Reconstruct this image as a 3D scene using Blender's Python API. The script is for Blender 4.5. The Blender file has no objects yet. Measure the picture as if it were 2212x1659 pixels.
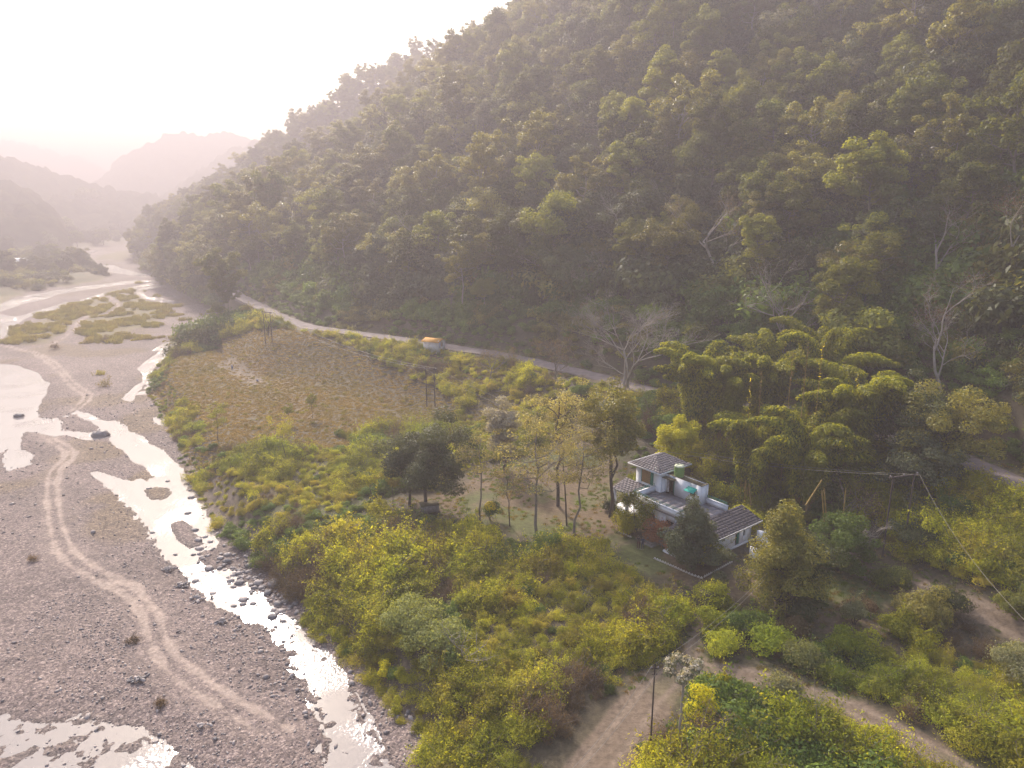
import bpy, math, random
import numpy as np
R = math.radians
scene = bpy.context.scene

# ------------------------------------------------------------------ camera
CZ, TH, FPX = 40.0, R(14.1), 711.0
cam_d = bpy.data.cameras.new('camera'); cam_d.sensor_width = 36; cam_d.lens = FPX / 1024 * 36
cam_d.clip_end = 12000
cam = bpy.data.objects.new('camera', cam_d); scene.collection.objects.link(cam)
cam.location = (0, 0, CZ); cam.rotation_euler = (R(90) - TH, 0, 0)
scene.camera = cam

# ------------------------------------------------------------------ sky, sun, exposure
SUN_AZ, SUN_EL = R(-23), R(35)
w = bpy.data.worlds.new('World'); scene.world = w; w.use_nodes = True
nt = w.node_tree; bg = nt.nodes['Background']
sky = nt.nodes.new('ShaderNodeTexSky'); sky.sky_type = 'NISHITA'; sky.sun_disc = False
sky.sun_elevation = SUN_EL; sky.sun_rotation = SUN_AZ
sky.air_density = 1.3; sky.dust_density = 5.0; sky.ozone_density = 1.0; sky.altitude = 400
nt.links.new(sky.outputs[0], bg.inputs[0]); bg.inputs[1].default_value = 0.15
sd = bpy.data.lights.new('sun', 'SUN'); sd.energy = 3.1; sd.angle = R(2.5); sd.color = (1.0, 0.89, 0.78)
sun = bpy.data.objects.new('sun', sd); scene.collection.objects.link(sun)
sun.rotation_euler = (R(90) - SUN_EL, 0, R(180) - SUN_AZ)
sun.location = (-60, 120, 120)
scene.view_settings.view_transform = 'Standard'; scene.view_settings.look = 'None'
scene.view_settings.gamma = 1.0; scene.view_settings.use_curve_mapping = False
scene.view_settings.exposure = 1.46
scene.render.engine = 'CYCLES'
cy = scene.cycles
cy.max_bounces = 6; cy.diffuse_bounces = 3; cy.glossy_bounces = 2; cy.transmission_bounces = 4
cy.volume_bounces = 1; cy.transparent_max_bounces = 8; cy.use_denoising = True
cy.caustics_reflective = False; cy.caustics_refractive = False
cy.sample_clamp_indirect = 6.0

# ------------------------------------------------------------------ helpers
def link(o): scene.collection.objects.link(o); return o
def ray(u, v):
    x = (u - 512) / FPX; y = -(v - 384) / FPX
    return np.array([x, math.cos(TH) + y * math.sin(TH), -math.sin(TH) + y * math.cos(TH)])
def P(u, v, z=0.0):                       # point of the plane at height z seen at (u, v) of a 1024 x 768 frame
    d = ray(u, v); t = (z - CZ) / d[2]; return np.array([d[0] * t, d[1] * t, z])
def Pr(u, v, r):                          # point at horizontal distance r
    d = ray(u, v); t = r / math.hypot(d[0], d[1]); return np.array([d[0] * t, d[1] * t, CZ + d[2] * t])
def ck(k, pts):                           # survey sheets -> frame units
    f = {0: lambda X, Y: (X * .46293, Y * .46293), 1: lambda X, Y: (X / 7.373, 250 + Y / 7.373),
         2: lambda X, Y: (X / 7.373, 425 + Y / 7.373), 3: lambda X, Y: (X / 6.806, 525 + Y / 6.806)}[k]
    return [f(*p) for p in pts]
def plan(uv, z=0.0): return np.array([P(u, v, z)[:2] for u, v in uv])
def smooth(t): t = np.clip(t, 0, 1); return t * t * (3 - 2 * t)
def lerp(a, b, t): return a + (b - a) * t
_rt = np.random.RandomState(5).rand(512, 512)
def vn(x, y, s=1.0, o=0):                 # value noise 0..1
    x = np.asarray(x, float) / s + 17.3 * o + 1000; y = np.asarray(y, float) / s + 9.7 * o + 1000
    xi = np.floor(x).astype(int); yi = np.floor(y).astype(int); fx = smooth(x - xi); fy = smooth(y - yi)
    a = _rt[xi % 512, yi % 512]; b = _rt[(xi + 1) % 512, yi % 512]; c = _rt[xi % 512, (yi + 1) % 512]; d = _rt[(xi + 1) % 512, (yi + 1) % 512]
    return (a * (1 - fx) + b * fx) * (1 - fy) + (c * (1 - fx) + d * fx) * fy
def fbm(x, y, s=1.0, n=4, o=0):
    t = 0; a = 1; k = 0
    for i in range(n): t = t + a * vn(x, y, s / 2.03 ** i, o + i * 3.1); k += a; a *= .55
    return t / k
def seg_dist(x, y, poly, closed=False):
    d = np.full(np.shape(x), 1e9); n = len(poly)
    for i in range(n if closed else n - 1):
        a = poly[i]; b = poly[(i + 1) % n]; e = b - a; L = max(e @ e, 1e-9)
        t = np.clip(((x - a[0]) * e[0] + (y - a[1]) * e[1]) / L, 0, 1)
        d = np.minimum(d, (x - a[0] - e[0] * t) ** 2 + (y - a[1] - e[1] * t) ** 2)
    return np.sqrt(d)
def inside(x, y, poly):
    r = np.zeros(np.shape(x), bool); n = len(poly)
    for i in range(n):
        x1, y1 = poly[i]; x2, y2 = poly[(i + 1) % n]
        if y1 == y2: continue
        c = ((y1 > y) != (y2 > y)) & (x < (x2 - x1) * (y - y1) / (y2 - y1) + x1); r ^= c
    return r
def sdf(x, y, poly, near=25.0):           # positive inside; exact only close to the outline
    x = np.asarray(x, float); y = np.asarray(y, float)
    lo = poly.min(0) - near; hi = poly.max(0) + near
    m = (x > lo[0]) & (x < hi[0]) & (y > lo[1]) & (y < hi[1])
    out = np.full(x.shape, -float(near))
    if m.any():
        d = seg_dist(x[m], y[m], poly, True); out[m] = np.where(inside(x[m], y[m], poly), d, -d)
    return out

# ------------------------------------------------------------------ survey of the valley (plan outlines)
bank_uv = [(640, 1100), (520, 900), (444, 768), (417, 736), (393, 713), (356, 671), (324, 639), (301, 606), (273, 574), (241, 551),
           (213, 523), (197, 491), (185, 463), (174, 430), (157, 407), (150, 393), (156, 372), (171, 356), (199, 344),
           (227, 333), (219, 319), (199, 305), (180, 299), (166, 289), (158, 280), (140, 269), (131, 262), (129, 256), (131, 250), (128, 244)]
EAST = np.vstack([plan(bank_uv), [[-480, 1600], [3000, 1600], [3000, -200], [60, -200]]])
left_uv = [(-420, 420), (-150, 330), (0, 299), (22, 296), (62, 287), (106, 281), (111, 276), (96, 269), (76, 262), (70, 257), (73, 252), (95, 248), (112, 245)]
WEST = np.vstack([plan(left_uv), [[-520, 1600], [-3000, 1600], [-3000, 200]]])
WATER = []
def water(k, pts, extra=None):
    a = plan(ck(k, pts))
    WATER.append(a)
WATER.append(plan([(-300, 355), (-120, 358)] + ck(1, [(0, 845), (100, 850), (170, 880), (260, 910), (300, 955), (350, 985), (330, 1020), (320, 1060), (290, 1120), (265, 1190), (260, 1240),
    (340, 1245), (370, 1260), (415, 1245), (440, 1280), (420, 1320), (480, 1340), (600, 1350), (700, 1355), (740, 1340), (755, 1300), (720, 1275), (640, 1240),
    (560, 1205), (490, 1225), (570, 1185), (650, 1215), (750, 1265), (830, 1265), (905, 1295), (925, 1335), (990, 1360), (1050, 1395), (1110, 1450), (1180, 1480),
    (1235, 1540), (1290, 1590), (1335, 1650)]) + ck(2, [(1370, 420), (1410, 480), (1440, 540), (1490, 590), (1530, 680), (1570, 740), (1600, 830), (1610, 950), (1640, 1050),
    (1720, 1080), (1830, 1160), (1900, 1230)]) + ck(3, [(1560, 290), (1640, 350), (1740, 420), (1830, 520), (1930, 610), (2060, 680), (2140, 760)])
    + ck(0, [(700, 1400), (735, 1450), (770, 1500), (800, 1560), (830, 1620), (850, 1680), (900, 1800), (760, 1800), (700, 1660), (690, 1580), (640, 1490)])
    + ck(3, [(2150, 1220), (2050, 1080), (1960, 970), (1960, 890), (1880, 790), (1840, 720), (1780, 690), (1640, 650), (1560, 600), (1480, 560), (1420, 510),
    (1360, 440), (1290, 380), (1240, 320), (1180, 280), (1130, 230), (1100, 180), (1050, 120), (1020, 60), (970, 0)])
    + ck(2, [(1190, 930), (1150, 870), (1100, 780), (1060, 730), (1000, 660), (940, 590), (900, 530), (850, 480), (790, 430), (690, 355), (760, 370), (850, 400),
    (960, 425), (1020, 410), (1080, 440), (1110, 450), (1120, 400), (1170, 390), (1140, 350), (1060, 290), (1000, 260), (940, 190), (880, 150), (820, 80),
    (720, 105), (600, 100), (480, 75), (400, 80), (300, 60), (230, 45), (170, 40), (140, 90), (125, 140), (135, 190), (220, 230), (200, 290), (120, 310),
    (80, 335), (45, 240), (75, 180), (80, 140), (60, 160), (0, 200)]) + [(-200, 460)]))
water(1, [(920, 1100), (945, 1060), (1000, 1010), (1080, 970), (1060, 940), (1065, 915), (1030, 880), (1070, 830), (1130, 790), (1200, 740), (1290, 700), (1380, 680),
    (1465, 675), (1480, 690), (1560, 660), (1690, 628), (1700, 640), (1640, 665), (1500, 705), (1400, 720), (1300, 750), (1250, 780), (1190, 830), (1110, 880),
    (1110, 920), (1090, 950), (1130, 965), (1100, 1010), (1085, 1020), (1100, 990), (1060, 970), (1000, 1050), (965, 1110)])
water(1, [(1130, 745), (1200, 700), (1270, 670), (1350, 640), (1400, 612), (1400, 635), (1340, 660), (1230, 712), (1190, 730)])
water(1, [(1350, 600), (1450, 580), (1600, 537), (1615, 548), (1500, 585), (1400, 605)])
water(1, [(1140, 1235), (1190, 1250), (1220, 1288), (1160, 1278)]); water(1, [(1030, 1046), (1090, 1043), (1090, 1058), (1040, 1062)])
water(1, [(-900, 480), (0, 402), (100, 365), (230, 330), (400, 300), (600, 270), (800, 245), (1000, 226), (1110, 220), (1110, 234), (900, 255), (700, 282), (500, 313),
    (400, 333), (350, 358), (200, 388), (80, 425), (0, 455), (-900, 560)])
water(1, [(-400, 520), (0, 478), (60, 488), (130, 495), (230, 465), (400, 415), (500, 382), (508, 402), (450, 422), (300, 462), (190, 502), (110, 548), (60, 592), (25, 640),
    (8, 620), (20, 580), (30, 550), (0, 556), (-400, 600)])
water(1, [(578, 375), (700, 338), (850, 298), (1000, 268), (1150, 233), (1207, 220), (1190, 242), (1050, 273), (900, 303), (750, 338), (620, 375)])
water(1, [(1000, 300), (1050, 283), (1200, 252), (1190, 266), (1070, 293), (1045, 307), (1062, 335), (1150, 350), (1280, 380), (1340, 398), (1270, 410), (1180, 380),
    (1060, 360), (1012, 332)])
water(1, [(1170, 323), (1220, 316), (1280, 345), (1240, 347)])
water(1, [(705, 112), (830, 110), (900, 138), (1000, 163), (1130, 186), (1050, 195), (950, 183), (820, 163), (760, 137)])
water(1, [(570, 42), (640, 20), (720, 3), (700, 15), (640, 34), (590, 48)])
water(3, [(-1500, 1250), (0, 1285), (50, 1290), (110, 1340), (160, 1360), (300, 1350), (420, 1350), (480, 1330), (560, 1280), (620, 1290), (640, 1320), (700, 1340), (800, 1370),
    (900, 1380), (1000, 1440), (1100, 1480), (1200, 1540), (1270, 1600), (1330, 1654), (1500, 1900), (-1500, 1900)])
SHALLOW = len(WATER) - 1
ISLES = [plan(ck(2, p)) for p in ([(1085, 480), (1150, 465), (1220, 470), (1240, 510), (1200, 545), (1130, 545)],
    [(1290, 730), (1330, 710), (1380, 740), (1400, 790), (1440, 830), (1470, 880), (1420, 895), (1350, 860), (1310, 800)],
    [(1500, 940), (1600, 920), (1690, 960), (1720, 1010), (1640, 1050), (1560, 1050), (1500, 990)])]
TRACKS = [ck(2, [(310, 70), (380, 140), (450, 180), (490, 210), (480, 250), (430, 300), (380, 350), (350, 420), (350, 560), (360, 700), (390, 860), (430, 960), (520, 1050),
    (640, 1120), (760, 1180), (880, 1240), (980, 1310)]) + ck(3, [(970, 620), (1000, 720), (1050, 870), (1150, 1030), (1280, 1130), (1450, 1230), (1600, 1320), (1760, 1420)]),
    ck(2, [(360, 75), (440, 130), (520, 170), (560, 210), (540, 260), (480, 310), (440, 350), (420, 430), (430, 560), (450, 700), (490, 830), (540, 940), (620, 1010),
    (760, 1090), (900, 1160), (1010, 1210)]) + ck(3, [(1030, 560), (1100, 650), (1130, 780), (1200, 900), (1300, 990), (1450, 1100), (1600, 1200), (1800, 1300), (1960, 1400)]),
    ck(1, [(-500, 690), (0, 705), (120, 730), (230, 760), (300, 800), (400, 870), (460, 930), (500, 990), (560, 1040), (610, 1065), (620, 1090), (580, 1140), (530, 1190)]),
    ck(1, [(250, 755), (350, 800), (430, 850), (490, 920), (550, 980), (620, 1030), (680, 1070), (660, 1120), (600, 1160), (560, 1190)]),
    ck(1, [(380, 700), (480, 650), (560, 590), (560, 560), (640, 500), (720, 500), (790, 480), (850, 450), (880, 420), (850, 390), (800, 350)])]
TRACKS = [plan(t) for t in TRACKS]
ISLAND = [plan(ck(1, p)) for p in ([(30, 640), (100, 590), (200, 540), (360, 490), (430, 430), (600, 390), (780, 350), (930, 300), (1000, 320), (1040, 360), (1180, 400), (1230, 470),
    (1190, 540), (1100, 590), (1000, 620), (960, 660), (840, 650), (760, 690), (600, 640), (540, 650), (440, 640), (330, 690), (200, 700), (90, 700)],
    [(-400, 420), (0, 300), (150, 240), (300, 250), (560, 195), (800, 200), (810, 232), (600, 262), (400, 285), (230, 290), (190, 330), (0, 390)],
    [(690, 80), (740, 40), (950, 0), (980, 60), (900, 90), (780, 70)])]
FIELD = plan(ck(0, [(345, 875), (335, 840), (340, 805), (380, 775), (480, 755), (560, 760), (640, 775), (700, 790), (780, 815), (850, 845), (960, 878), (985, 885), (960, 912),
    (840, 932), (760, 932), (640, 922), (560, 955), (420, 950), (380, 925)]), 3)
CLEAR = plan(ck(0, [(880, 1110), (830, 1080), (960, 1055), (1040, 1010), (1160, 985), (1290, 940), (1345, 960), (1345, 1040), (1330, 1100), (1400, 1150), (1560, 1240), (1660, 1200), (1760, 1150),
    (1860, 1180), (1920, 1250), (1960, 1300), (1880, 1400), (1760, 1380), (1690, 1290), (1590, 1310), (1500, 1300), (1430, 1262), (1340, 1215), (1270, 1165), (1180, 1165),
    (1050, 1150), (950, 1120)]), 3)
DIRT = [(plan(ck(0, [(1180, 1800), (1270, 1680), (1340, 1590), (1400, 1510), (1450, 1455), (1500, 1435)]), 3), 1.75),
        (plan(ck(0, [(1480, 1435), (1560, 1447), (1640, 1460), (1750, 1495), (1850, 1535), (1950, 1590), (2050, 1640), (2150, 1710), (2250, 1800)]), 3), 1.2),
        (plan(ck(0, [(1490, 1440), (1500, 1385), (1530, 1320), (1535, 1290)]), 3), .75),
        (plan(ck(0, [(1780, 1180), (1850, 1230), (1900, 1262), (2000, 1295), (2070, 1325), (2130, 1352), (2212, 1395), (2350, 1460)]), 3), 1.4)]
PITCH = plan([(226, 363), (258, 383)], 3)
PATHF = plan(ck(0, [(470, 750), (520, 790), (560, 800), (640, 870), (700, 900)]), 3)
ROAD_UV = [(1200, 545), (1100, 515), (1024, 488), (985, 470), (940, 452), (880, 436), (860, 425), (820, 415), (760, 407), (700, 400), (640, 390), (600, 378), (560, 368),
           (500, 355), (434, 345), (370, 335), (310, 328), (280, 318), (262, 308), (240, 297), (228, 288)]
ROAD = plan(ROAD_UV, 10)
ROAD = np.vstack([[[72, 40]], ROAD])

_d2 = R(1)
rr = np.array([(math.degrees(math.atan2(a[0], a[1])), math.hypot(*a)) for a in ROAD[::-1]])
FOOT_AZ = np.concatenate([[-60, -30, -28, -26.5, -25, -23.8, -22.8], rr[:, 0], [75, 120]]); FOOT_R = np.concatenate([[900, 700, 500, 400, 345, 325, 318], rr[:, 1], [70, 60]])
o_ = np.argsort(FOOT_AZ); FOOT_AZ, FOOT_R = FOOT_AZ[o_], FOOT_R[o_]
def crest(tab):
    q = []
    for u, v, r, dz in tab:
        p = Pr(u, v, r); q.append((math.degrees(math.atan2(p[0], p[1])), r, max(p[2] - dz, 3)))
    q.sort(); return np.array(q)
C1 = crest([(1500, -330, 220, 9), (1024, -160, 300, 9), (800, -110, 350, 9), (620, -45, 390, 10), (540, 0, 400, 10), (470, 48, 405, 10), (420, 85, 410, 10), (380, 112, 415, 10),
            (340, 150, 420, 10), (290, 172, 420, 10), (250, 192, 420, 10), (215, 203, 420, 10), (190, 218, 415, 10), (165, 228, 410, 9), (140, 245, 420, 6), (120, 250, 460, 3), (60, 255, 600, 3)])
C2 = crest([(1024, -160, 500, 30), (620, -45, 600, 20), (540, 0, 600, 12), (470, 36, 600, 11), (440, 48, 600, 11), (400, 56, 600, 11), (360, 79, 600, 11), (330, 96, 600, 11), (300, 122, 610, 11),
            (270, 141, 620, 11), (230, 168, 640, 11), (200, 190, 660, 11), (160, 212, 680, 10), (130, 232, 700, 8), (110, 240, 720, 3)])
def gully(x, y): return (fbm(x * .74 + y * .67, (x * .67 - y * .74) * .45, 42.0, 3, 4) - .5)
def H(x, y, full=False):
    x = np.asarray(x, float); y = np.asarray(y, float)
    r = np.hypot(x, y); az = np.degrees(np.arctan2(x, y))
    de = sdf(x, y, EAST, 60); dw = sdf(x, y, WEST, 60)
    river = (de < 0) & (dw < 0)
    wob = (fbm(x, y, 3.0, 3, 7) - .5) * 1.6
    z = 0.28 + (fbm(x, y, 6, 4, 1) - .5) * .45 + (vn(x, y, .5, 3) - .5) * .06
    ww = np.full(x.shape, -25.0)
    fine = (fbm(x, y, 1.6, 4, 11) - .5)
    for i, p in enumerate(WATER):
        s = sdf(x, y, p)
        ww = np.maximum(ww, s)
    isl = np.full(x.shape, -25.0)
    for p in ISLES: isl = np.maximum(isl, sdf(x, y, p))
    shal = sdf(x, y, WATER[SHALLOW]) > -1
    wn = ww + fine * np.where(r > 110, 1.0, np.clip(r / 60, 1.0, 4) * 1.3) + np.where(r > 110, .5, 0)
    zw = np.where(wn > 0, -.05 - (.22 + .25 * (r > 110)) * smooth(wn / 2.5), .05 + .23 * smooth(-wn / 3.0))
    z = np.where(ww > -6, lerp(z, zw + (fbm(x, y, .9, 3, 21) - .5) * .10, smooth((ww + 6) / 4)), z)
    z = np.where(shal & (ww > 0), -.012 + (fbm(x, y, 1.1, 4, 31) - .5) * .40 - .10 * smooth((fbm(x, y, 9, 2, 33) - .5) * 6), z)
    rocky = (az > -25) & (r < 66) & (ww > 0) & ~shal                         # stony rapids
    z = np.where(rocky, z + .05 + (fbm(x, y, 1.0, 4, 41) - .5) * .55, z)
    z = np.where(isl > -.6, np.maximum(z, .13 * smooth((isl + .6) / 1.0) + (fbm(x, y, .8, 3, 23) - .5) * .12), z)
    tr = np.full(x.shape, 1e9)
    for t in TRACKS: tr = np.minimum(tr, seg_dist(x, y, t))
    z = np.where((ww < 0) & (tr < 3), np.maximum(z, .1) - .06 * smooth(1.2 - tr), z)
    for p in ISLAND: z = z + .35 * smooth(sdf(x, y, p) / 4) * (ww < 0)
    # banks
    ze = np.clip(3.0 * smooth((de + wob * .8) / 5.5), 0, 3) + (fbm(x, y, 14, 3, 2) - .5) * .5 * smooth((de - 3) / 8)
    zwst = 2.2 * smooth(dw / 12) + (fbm(x, y, 25, 3, 9) - .5) * .8 * smooth(dw / 20)
    z = np.where(dw > 0, z + zwst, z)
    z = np.where(de > 0, lerp(z, 0, smooth(de / 1.5)) + ze, z)
    # slope up to the road, and the hill behind it
    dr = seg_dist(x, y, ROAD)
    fr = np.interp(az, FOOT_AZ, FOOT_R)
    up = r > fr
    lo = 7.0 * smooth(1 - (dr - 2.6) / 21.0)
    c1r = np.interp(az, C1[:, 0], C1[:, 1]); c1z = np.interp(az, C1[:, 0], C1[:, 2])
    c2r = np.interp(az, C2[:, 0], C2[:, 1]); c2z = np.interp(az, C2[:, 0], C2[:, 2])
    t = np.clip((r - fr) / np.maximum(c1r - fr, 20), 0, 1)
    zb = np.where(az > -21.3, 10.0, 3.0 + 7 * smooth((az + 28) / 6.7))
    zh = zb + (c1z - zb) * t ** .93
    zh = zh + (c1z - zb) * .30 * gully(x, y) * smooth(t * 3) * smooth((1 - t) * 4)
    t2 = np.clip((r - c1r) / np.maximum(c2r - c1r, 20), 0, 1)
    dip = c1z * (1 - t2) + c2z * t2 - .55 * c1z * np.sin(np.pi * t2) ** 1.5
    zh = np.where(r > c1r, np.maximum(dip, 3), zh)
    zh = np.where(r > c2r, lerp(c2z, 3, smooth((r - c2r) / 260)), zh)
    onh = up & (de > 0)
    cut = smooth((dr - 2.8) / 3.5)
    z = np.where(onh, lerp(10.0, zh, np.where(az > -21.3, cut, 1)) * smooth(de / 14) + z * (1 - smooth(de / 14)), z + np.where((de > 0) & (az > -22.5), lo * smooth(de / 16), 0))
    z = np.where(onh, z + (fbm(x, y, 5, 3, 13) - .5) * 1.2 * smooth((dr - 6) / 8), z)
    if full: return z, dict(r=r, az=az, de=de, dw=dw, river=river, ww=ww, shal=shal, tr=tr, dr=dr, up=onh, rocky=rocky, isl=isl)
    return z
def hz(x, y): return float(H(np.array([x]), np.array([y]))[0])
def ground(u, v):                         # where the sight line through (u, v) meets the terrain
    d = ray(u, v); t = np.geomspace(35, 2500, 2600); x, y, zz = d[0] * t, d[1] * t, CZ + d[2] * t
    h = H(x, y); k = np.argmax(zz < h); return np.array([x[k], y[k], h[k]])

def mesh_obj(name, verts, faces, mats=(), parent=None, midx=None, sm=False):
    me = bpy.data.meshes.new(name)
    verts = np.asarray(verts, np.float32); faces = np.asarray(faces, np.int32); n = faces.shape[1]
    me.vertices.add(len(verts)); me.vertices.foreach_set('co', verts.ravel())
    me.loops.add(faces.size); me.loops.foreach_set('vertex_index', faces.ravel())
    me.polygons.add(len(faces)); me.polygons.foreach_set('loop_start', np.arange(0, faces.size, n, dtype=np.int32))
    if midx is not None: me.polygons.foreach_set('material_index', np.asarray(midx, np.int32))
    me.update(calc_edges=True)
    if sm: me.shade_smooth()
    for m in mats: me.materials.append(m)
    o = link(bpy.data.objects.new(name, me))
    if parent: o.parent = parent
    return o
def struct(o): o['kind'] = 'structure'; return o

# ------------------------------------------------------------------ materials
def mat(name):
    m = bpy.data.materials.new(name); m.use_nodes = True; return m, m.node_tree, m.node_tree.nodes['Principled BSDF']
def node(nt, t, **kw):
    n = nt.nodes.new(t)
    for k, v in kw.items(): setattr(n, k, v)
    return n
def ground_mat():
    m, nt, b = mat('earth_and_gravel'); L = nt.links.new
    geo = node(nt, 'ShaderNodeNewGeometry'); at = node(nt, 'ShaderNodeAttribute', attribute_name='Col'); gr = node(nt, 'ShaderNodeAttribute', attribute_name='grav')
    vo = node(nt, 'ShaderNodeTexVoronoi'); vo.inputs['Scale'].default_value = 7.0; L(geo.outputs['Position'], vo.inputs['Vector'])
    v2 = node(nt, 'ShaderNodeTexVoronoi'); v2.inputs['Scale'].default_value = 2.6; L(geo.outputs['Position'], v2.inputs['Vector'])
    rp = node(nt, 'ShaderNodeValToRGB'); e = rp.color_ramp.elements
    e[0].position = 0; e[0].color = (.45, .44, .46, 1); e[1].position = 1; e[1].color = (1.9, 1.85, 1.75, 1)
    for p, c in ((.3, (.75, .7, .72, 1)), (.62, (1.05, 1.0, .97, 1)), (.88, (1.4, 1.33, 1.25, 1))): x = e.new(p); x.color = c
    sx = node(nt, 'ShaderNodeSeparateColor'); L(vo.outputs['Color'], sx.inputs[0]); L(sx.outputs[0], rp.inputs[0])
    s2 = node(nt, 'ShaderNodeSeparateColor'); L(v2.outputs['Color'], s2.inputs[0])
    mr = node(nt, 'ShaderNodeMapRange'); L(s2.outputs[1], mr.inputs[0]); mr.inputs[3].default_value = .8; mr.inputs[4].default_value = 1.2
    mm = node(nt, 'ShaderNodeMix', data_type='RGBA', blend_type='MULTIPLY'); mm.inputs[0].default_value = 1; L(rp.outputs[0], mm.inputs[6]); L(mr.outputs[0], mm.inputs[7])
    mx = node(nt, 'ShaderNodeMix', data_type='RGBA'); L(gr.outputs['Fac'], mx.inputs[0]); mx.inputs[6].default_value = (1, 1, 1, 1); L(mm.outputs[2], mx.inputs[7])
    no = node(nt, 'ShaderNodeTexNoise'); no.inputs['Scale'].default_value = 2.5; no.inputs['Detail'].default_value = 6; L(geo.outputs['Position'], no.inputs['Vector'])
    m2 = node(nt, 'ShaderNodeMapRange'); L(no.outputs[0], m2.inputs[0]); m2.inputs[1].default_value = .3; m2.inputs[2].default_value = .7; m2.inputs[3].default_value = .72; m2.inputs[4].default_value = 1.28
    c1 = node(nt, 'ShaderNodeMix', data_type='RGBA', blend_type='MULTIPLY'); c1.inputs[0].default_value = 1; L(at.outputs['Color'], c1.inputs[6]); L(mx.outputs[2], c1.inputs[7])
    c2 = node(nt, 'ShaderNodeMix', data_type='RGBA', blend_type='MULTIPLY'); c2.inputs[0].default_value = 1; L(c1.outputs[2], c2.inputs[6]); L(m2.outputs[0], c2.inputs[7])
    L(c2.outputs[2], b.inputs['Base Color']); b.inputs['Roughness'].default_value = .85; b.inputs['Specular IOR Level'].default_value = .25
    ad = node(nt, 'ShaderNodeMath', operation='MULTIPLY_ADD'); L(vo.outputs['Distance'], ad.inputs[0]); ad.inputs[1].default_value = -.5; L(no.outputs[0], ad.inputs[2])
    bp = node(nt, 'ShaderNodeBump'); bp.inputs['Strength'].default_value = .55; bp.inputs['Distance'].default_value = .09; L(ad.outputs[0], bp.inputs['Height']); L(bp.outputs[0], b.inputs['Normal'])
    return m
MG = ground_mat()
def plain(name, col, rough=.8, var=.15, scale=3.0, spec=.3, bump=0.0, metal=0.0):
    m, nt, b = mat(name); L = nt.links.new
    tc = node(nt, 'ShaderNodeTexCoord'); no = node(nt, 'ShaderNodeTexNoise'); no.inputs['Scale'].default_value = scale; no.inputs['Detail'].default_value = 5; L(tc.outputs['Object'], no.inputs['Vector'])
    mr = node(nt, 'ShaderNodeMapRange'); L(no.outputs[0], mr.inputs[0]); mr.inputs[1].default_value = .3; mr.inputs[2].default_value = .7; mr.inputs[3].default_value = 1 - var; mr.inputs[4].default_value = 1 + var
    mx = node(nt, 'ShaderNodeMix', data_type='RGBA', blend_type='MULTIPLY'); mx.inputs[0].default_value = 1; mx.inputs[6].default_value = (*col, 1); L(mr.outputs[0], mx.inputs[7])
    L(mx.outputs[2], b.inputs['Base Color']); b.inputs['Roughness'].default_value = rough; b.inputs['Specular IOR Level'].default_value = spec; b.inputs['Metallic'].default_value = metal
    if bump:
        bp = node(nt, 'ShaderNodeBump'); bp.inputs['Strength'].default_value = bump; bp.inputs['Distance'].default_value = .03; L(no.outputs[0], bp.inputs['Height']); L(bp.outputs[0], b.inputs['Normal'])
    return m
def water_mat():
    m, nt, b = mat('river_water'); L = nt.links.new
    b.inputs['Base Color'].default_value = (.24, .215, .21, 1); b.inputs['Roughness'].default_value = .09; b.inputs['IOR'].default_value = 1.36
    geo = node(nt, 'ShaderNodeNewGeometry'); no = node(nt, 'ShaderNodeTexNoise'); no.inputs['Scale'].default_value = 2.6; no.inputs['Detail'].default_value = 6
    L(geo.outputs['Position'], no.inputs['Vector'])
    n2 = node(nt, 'ShaderNodeTexNoise'); n2.inputs['Scale'].default_value = .12; L(geo.outputs['Position'], n2.inputs['Vector'])
    mr = node(nt, 'ShaderNodeMapRange'); L(n2.outputs[0], mr.inputs[0]); mr.inputs[1].default_value = .45; mr.inputs[2].default_value = .65; mr.inputs[3].default_value = .2; mr.inputs[4].default_value = 1.0
    bp = node(nt, 'ShaderNodeBump'); bp.inputs['Distance'].default_value = .10; sp = node(nt, 'ShaderNodeSeparateXYZ'); L(geo.outputs['Position'], sp.inputs[0]); ry = node(nt, 'ShaderNodeMapRange'); L(sp.outputs[1], ry.inputs[0]); ry.inputs[1].default_value = 120; ry.inputs[2].default_value = 210; ry.inputs[4].default_value = 3.2
    mxs = node(nt, 'ShaderNodeMath', operation='MAXIMUM'); L(mr.outputs[0], mxs.inputs[0]); L(ry.outputs[0], mxs.inputs[1]); dm_ = node(nt, 'ShaderNodeMath', operation='MULTIPLY'); L(mxs.outputs[0], dm_.inputs[0]); dm_.inputs[1].default_value = .10; L(dm_.outputs[0], bp.inputs['Distance']); L(mr.outputs[0], bp.inputs['Strength']); L(no.outputs[0], bp.inputs['Height']); L(bp.outputs[0], b.inputs['Normal'])
    return m
MW = water_mat()

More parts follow.
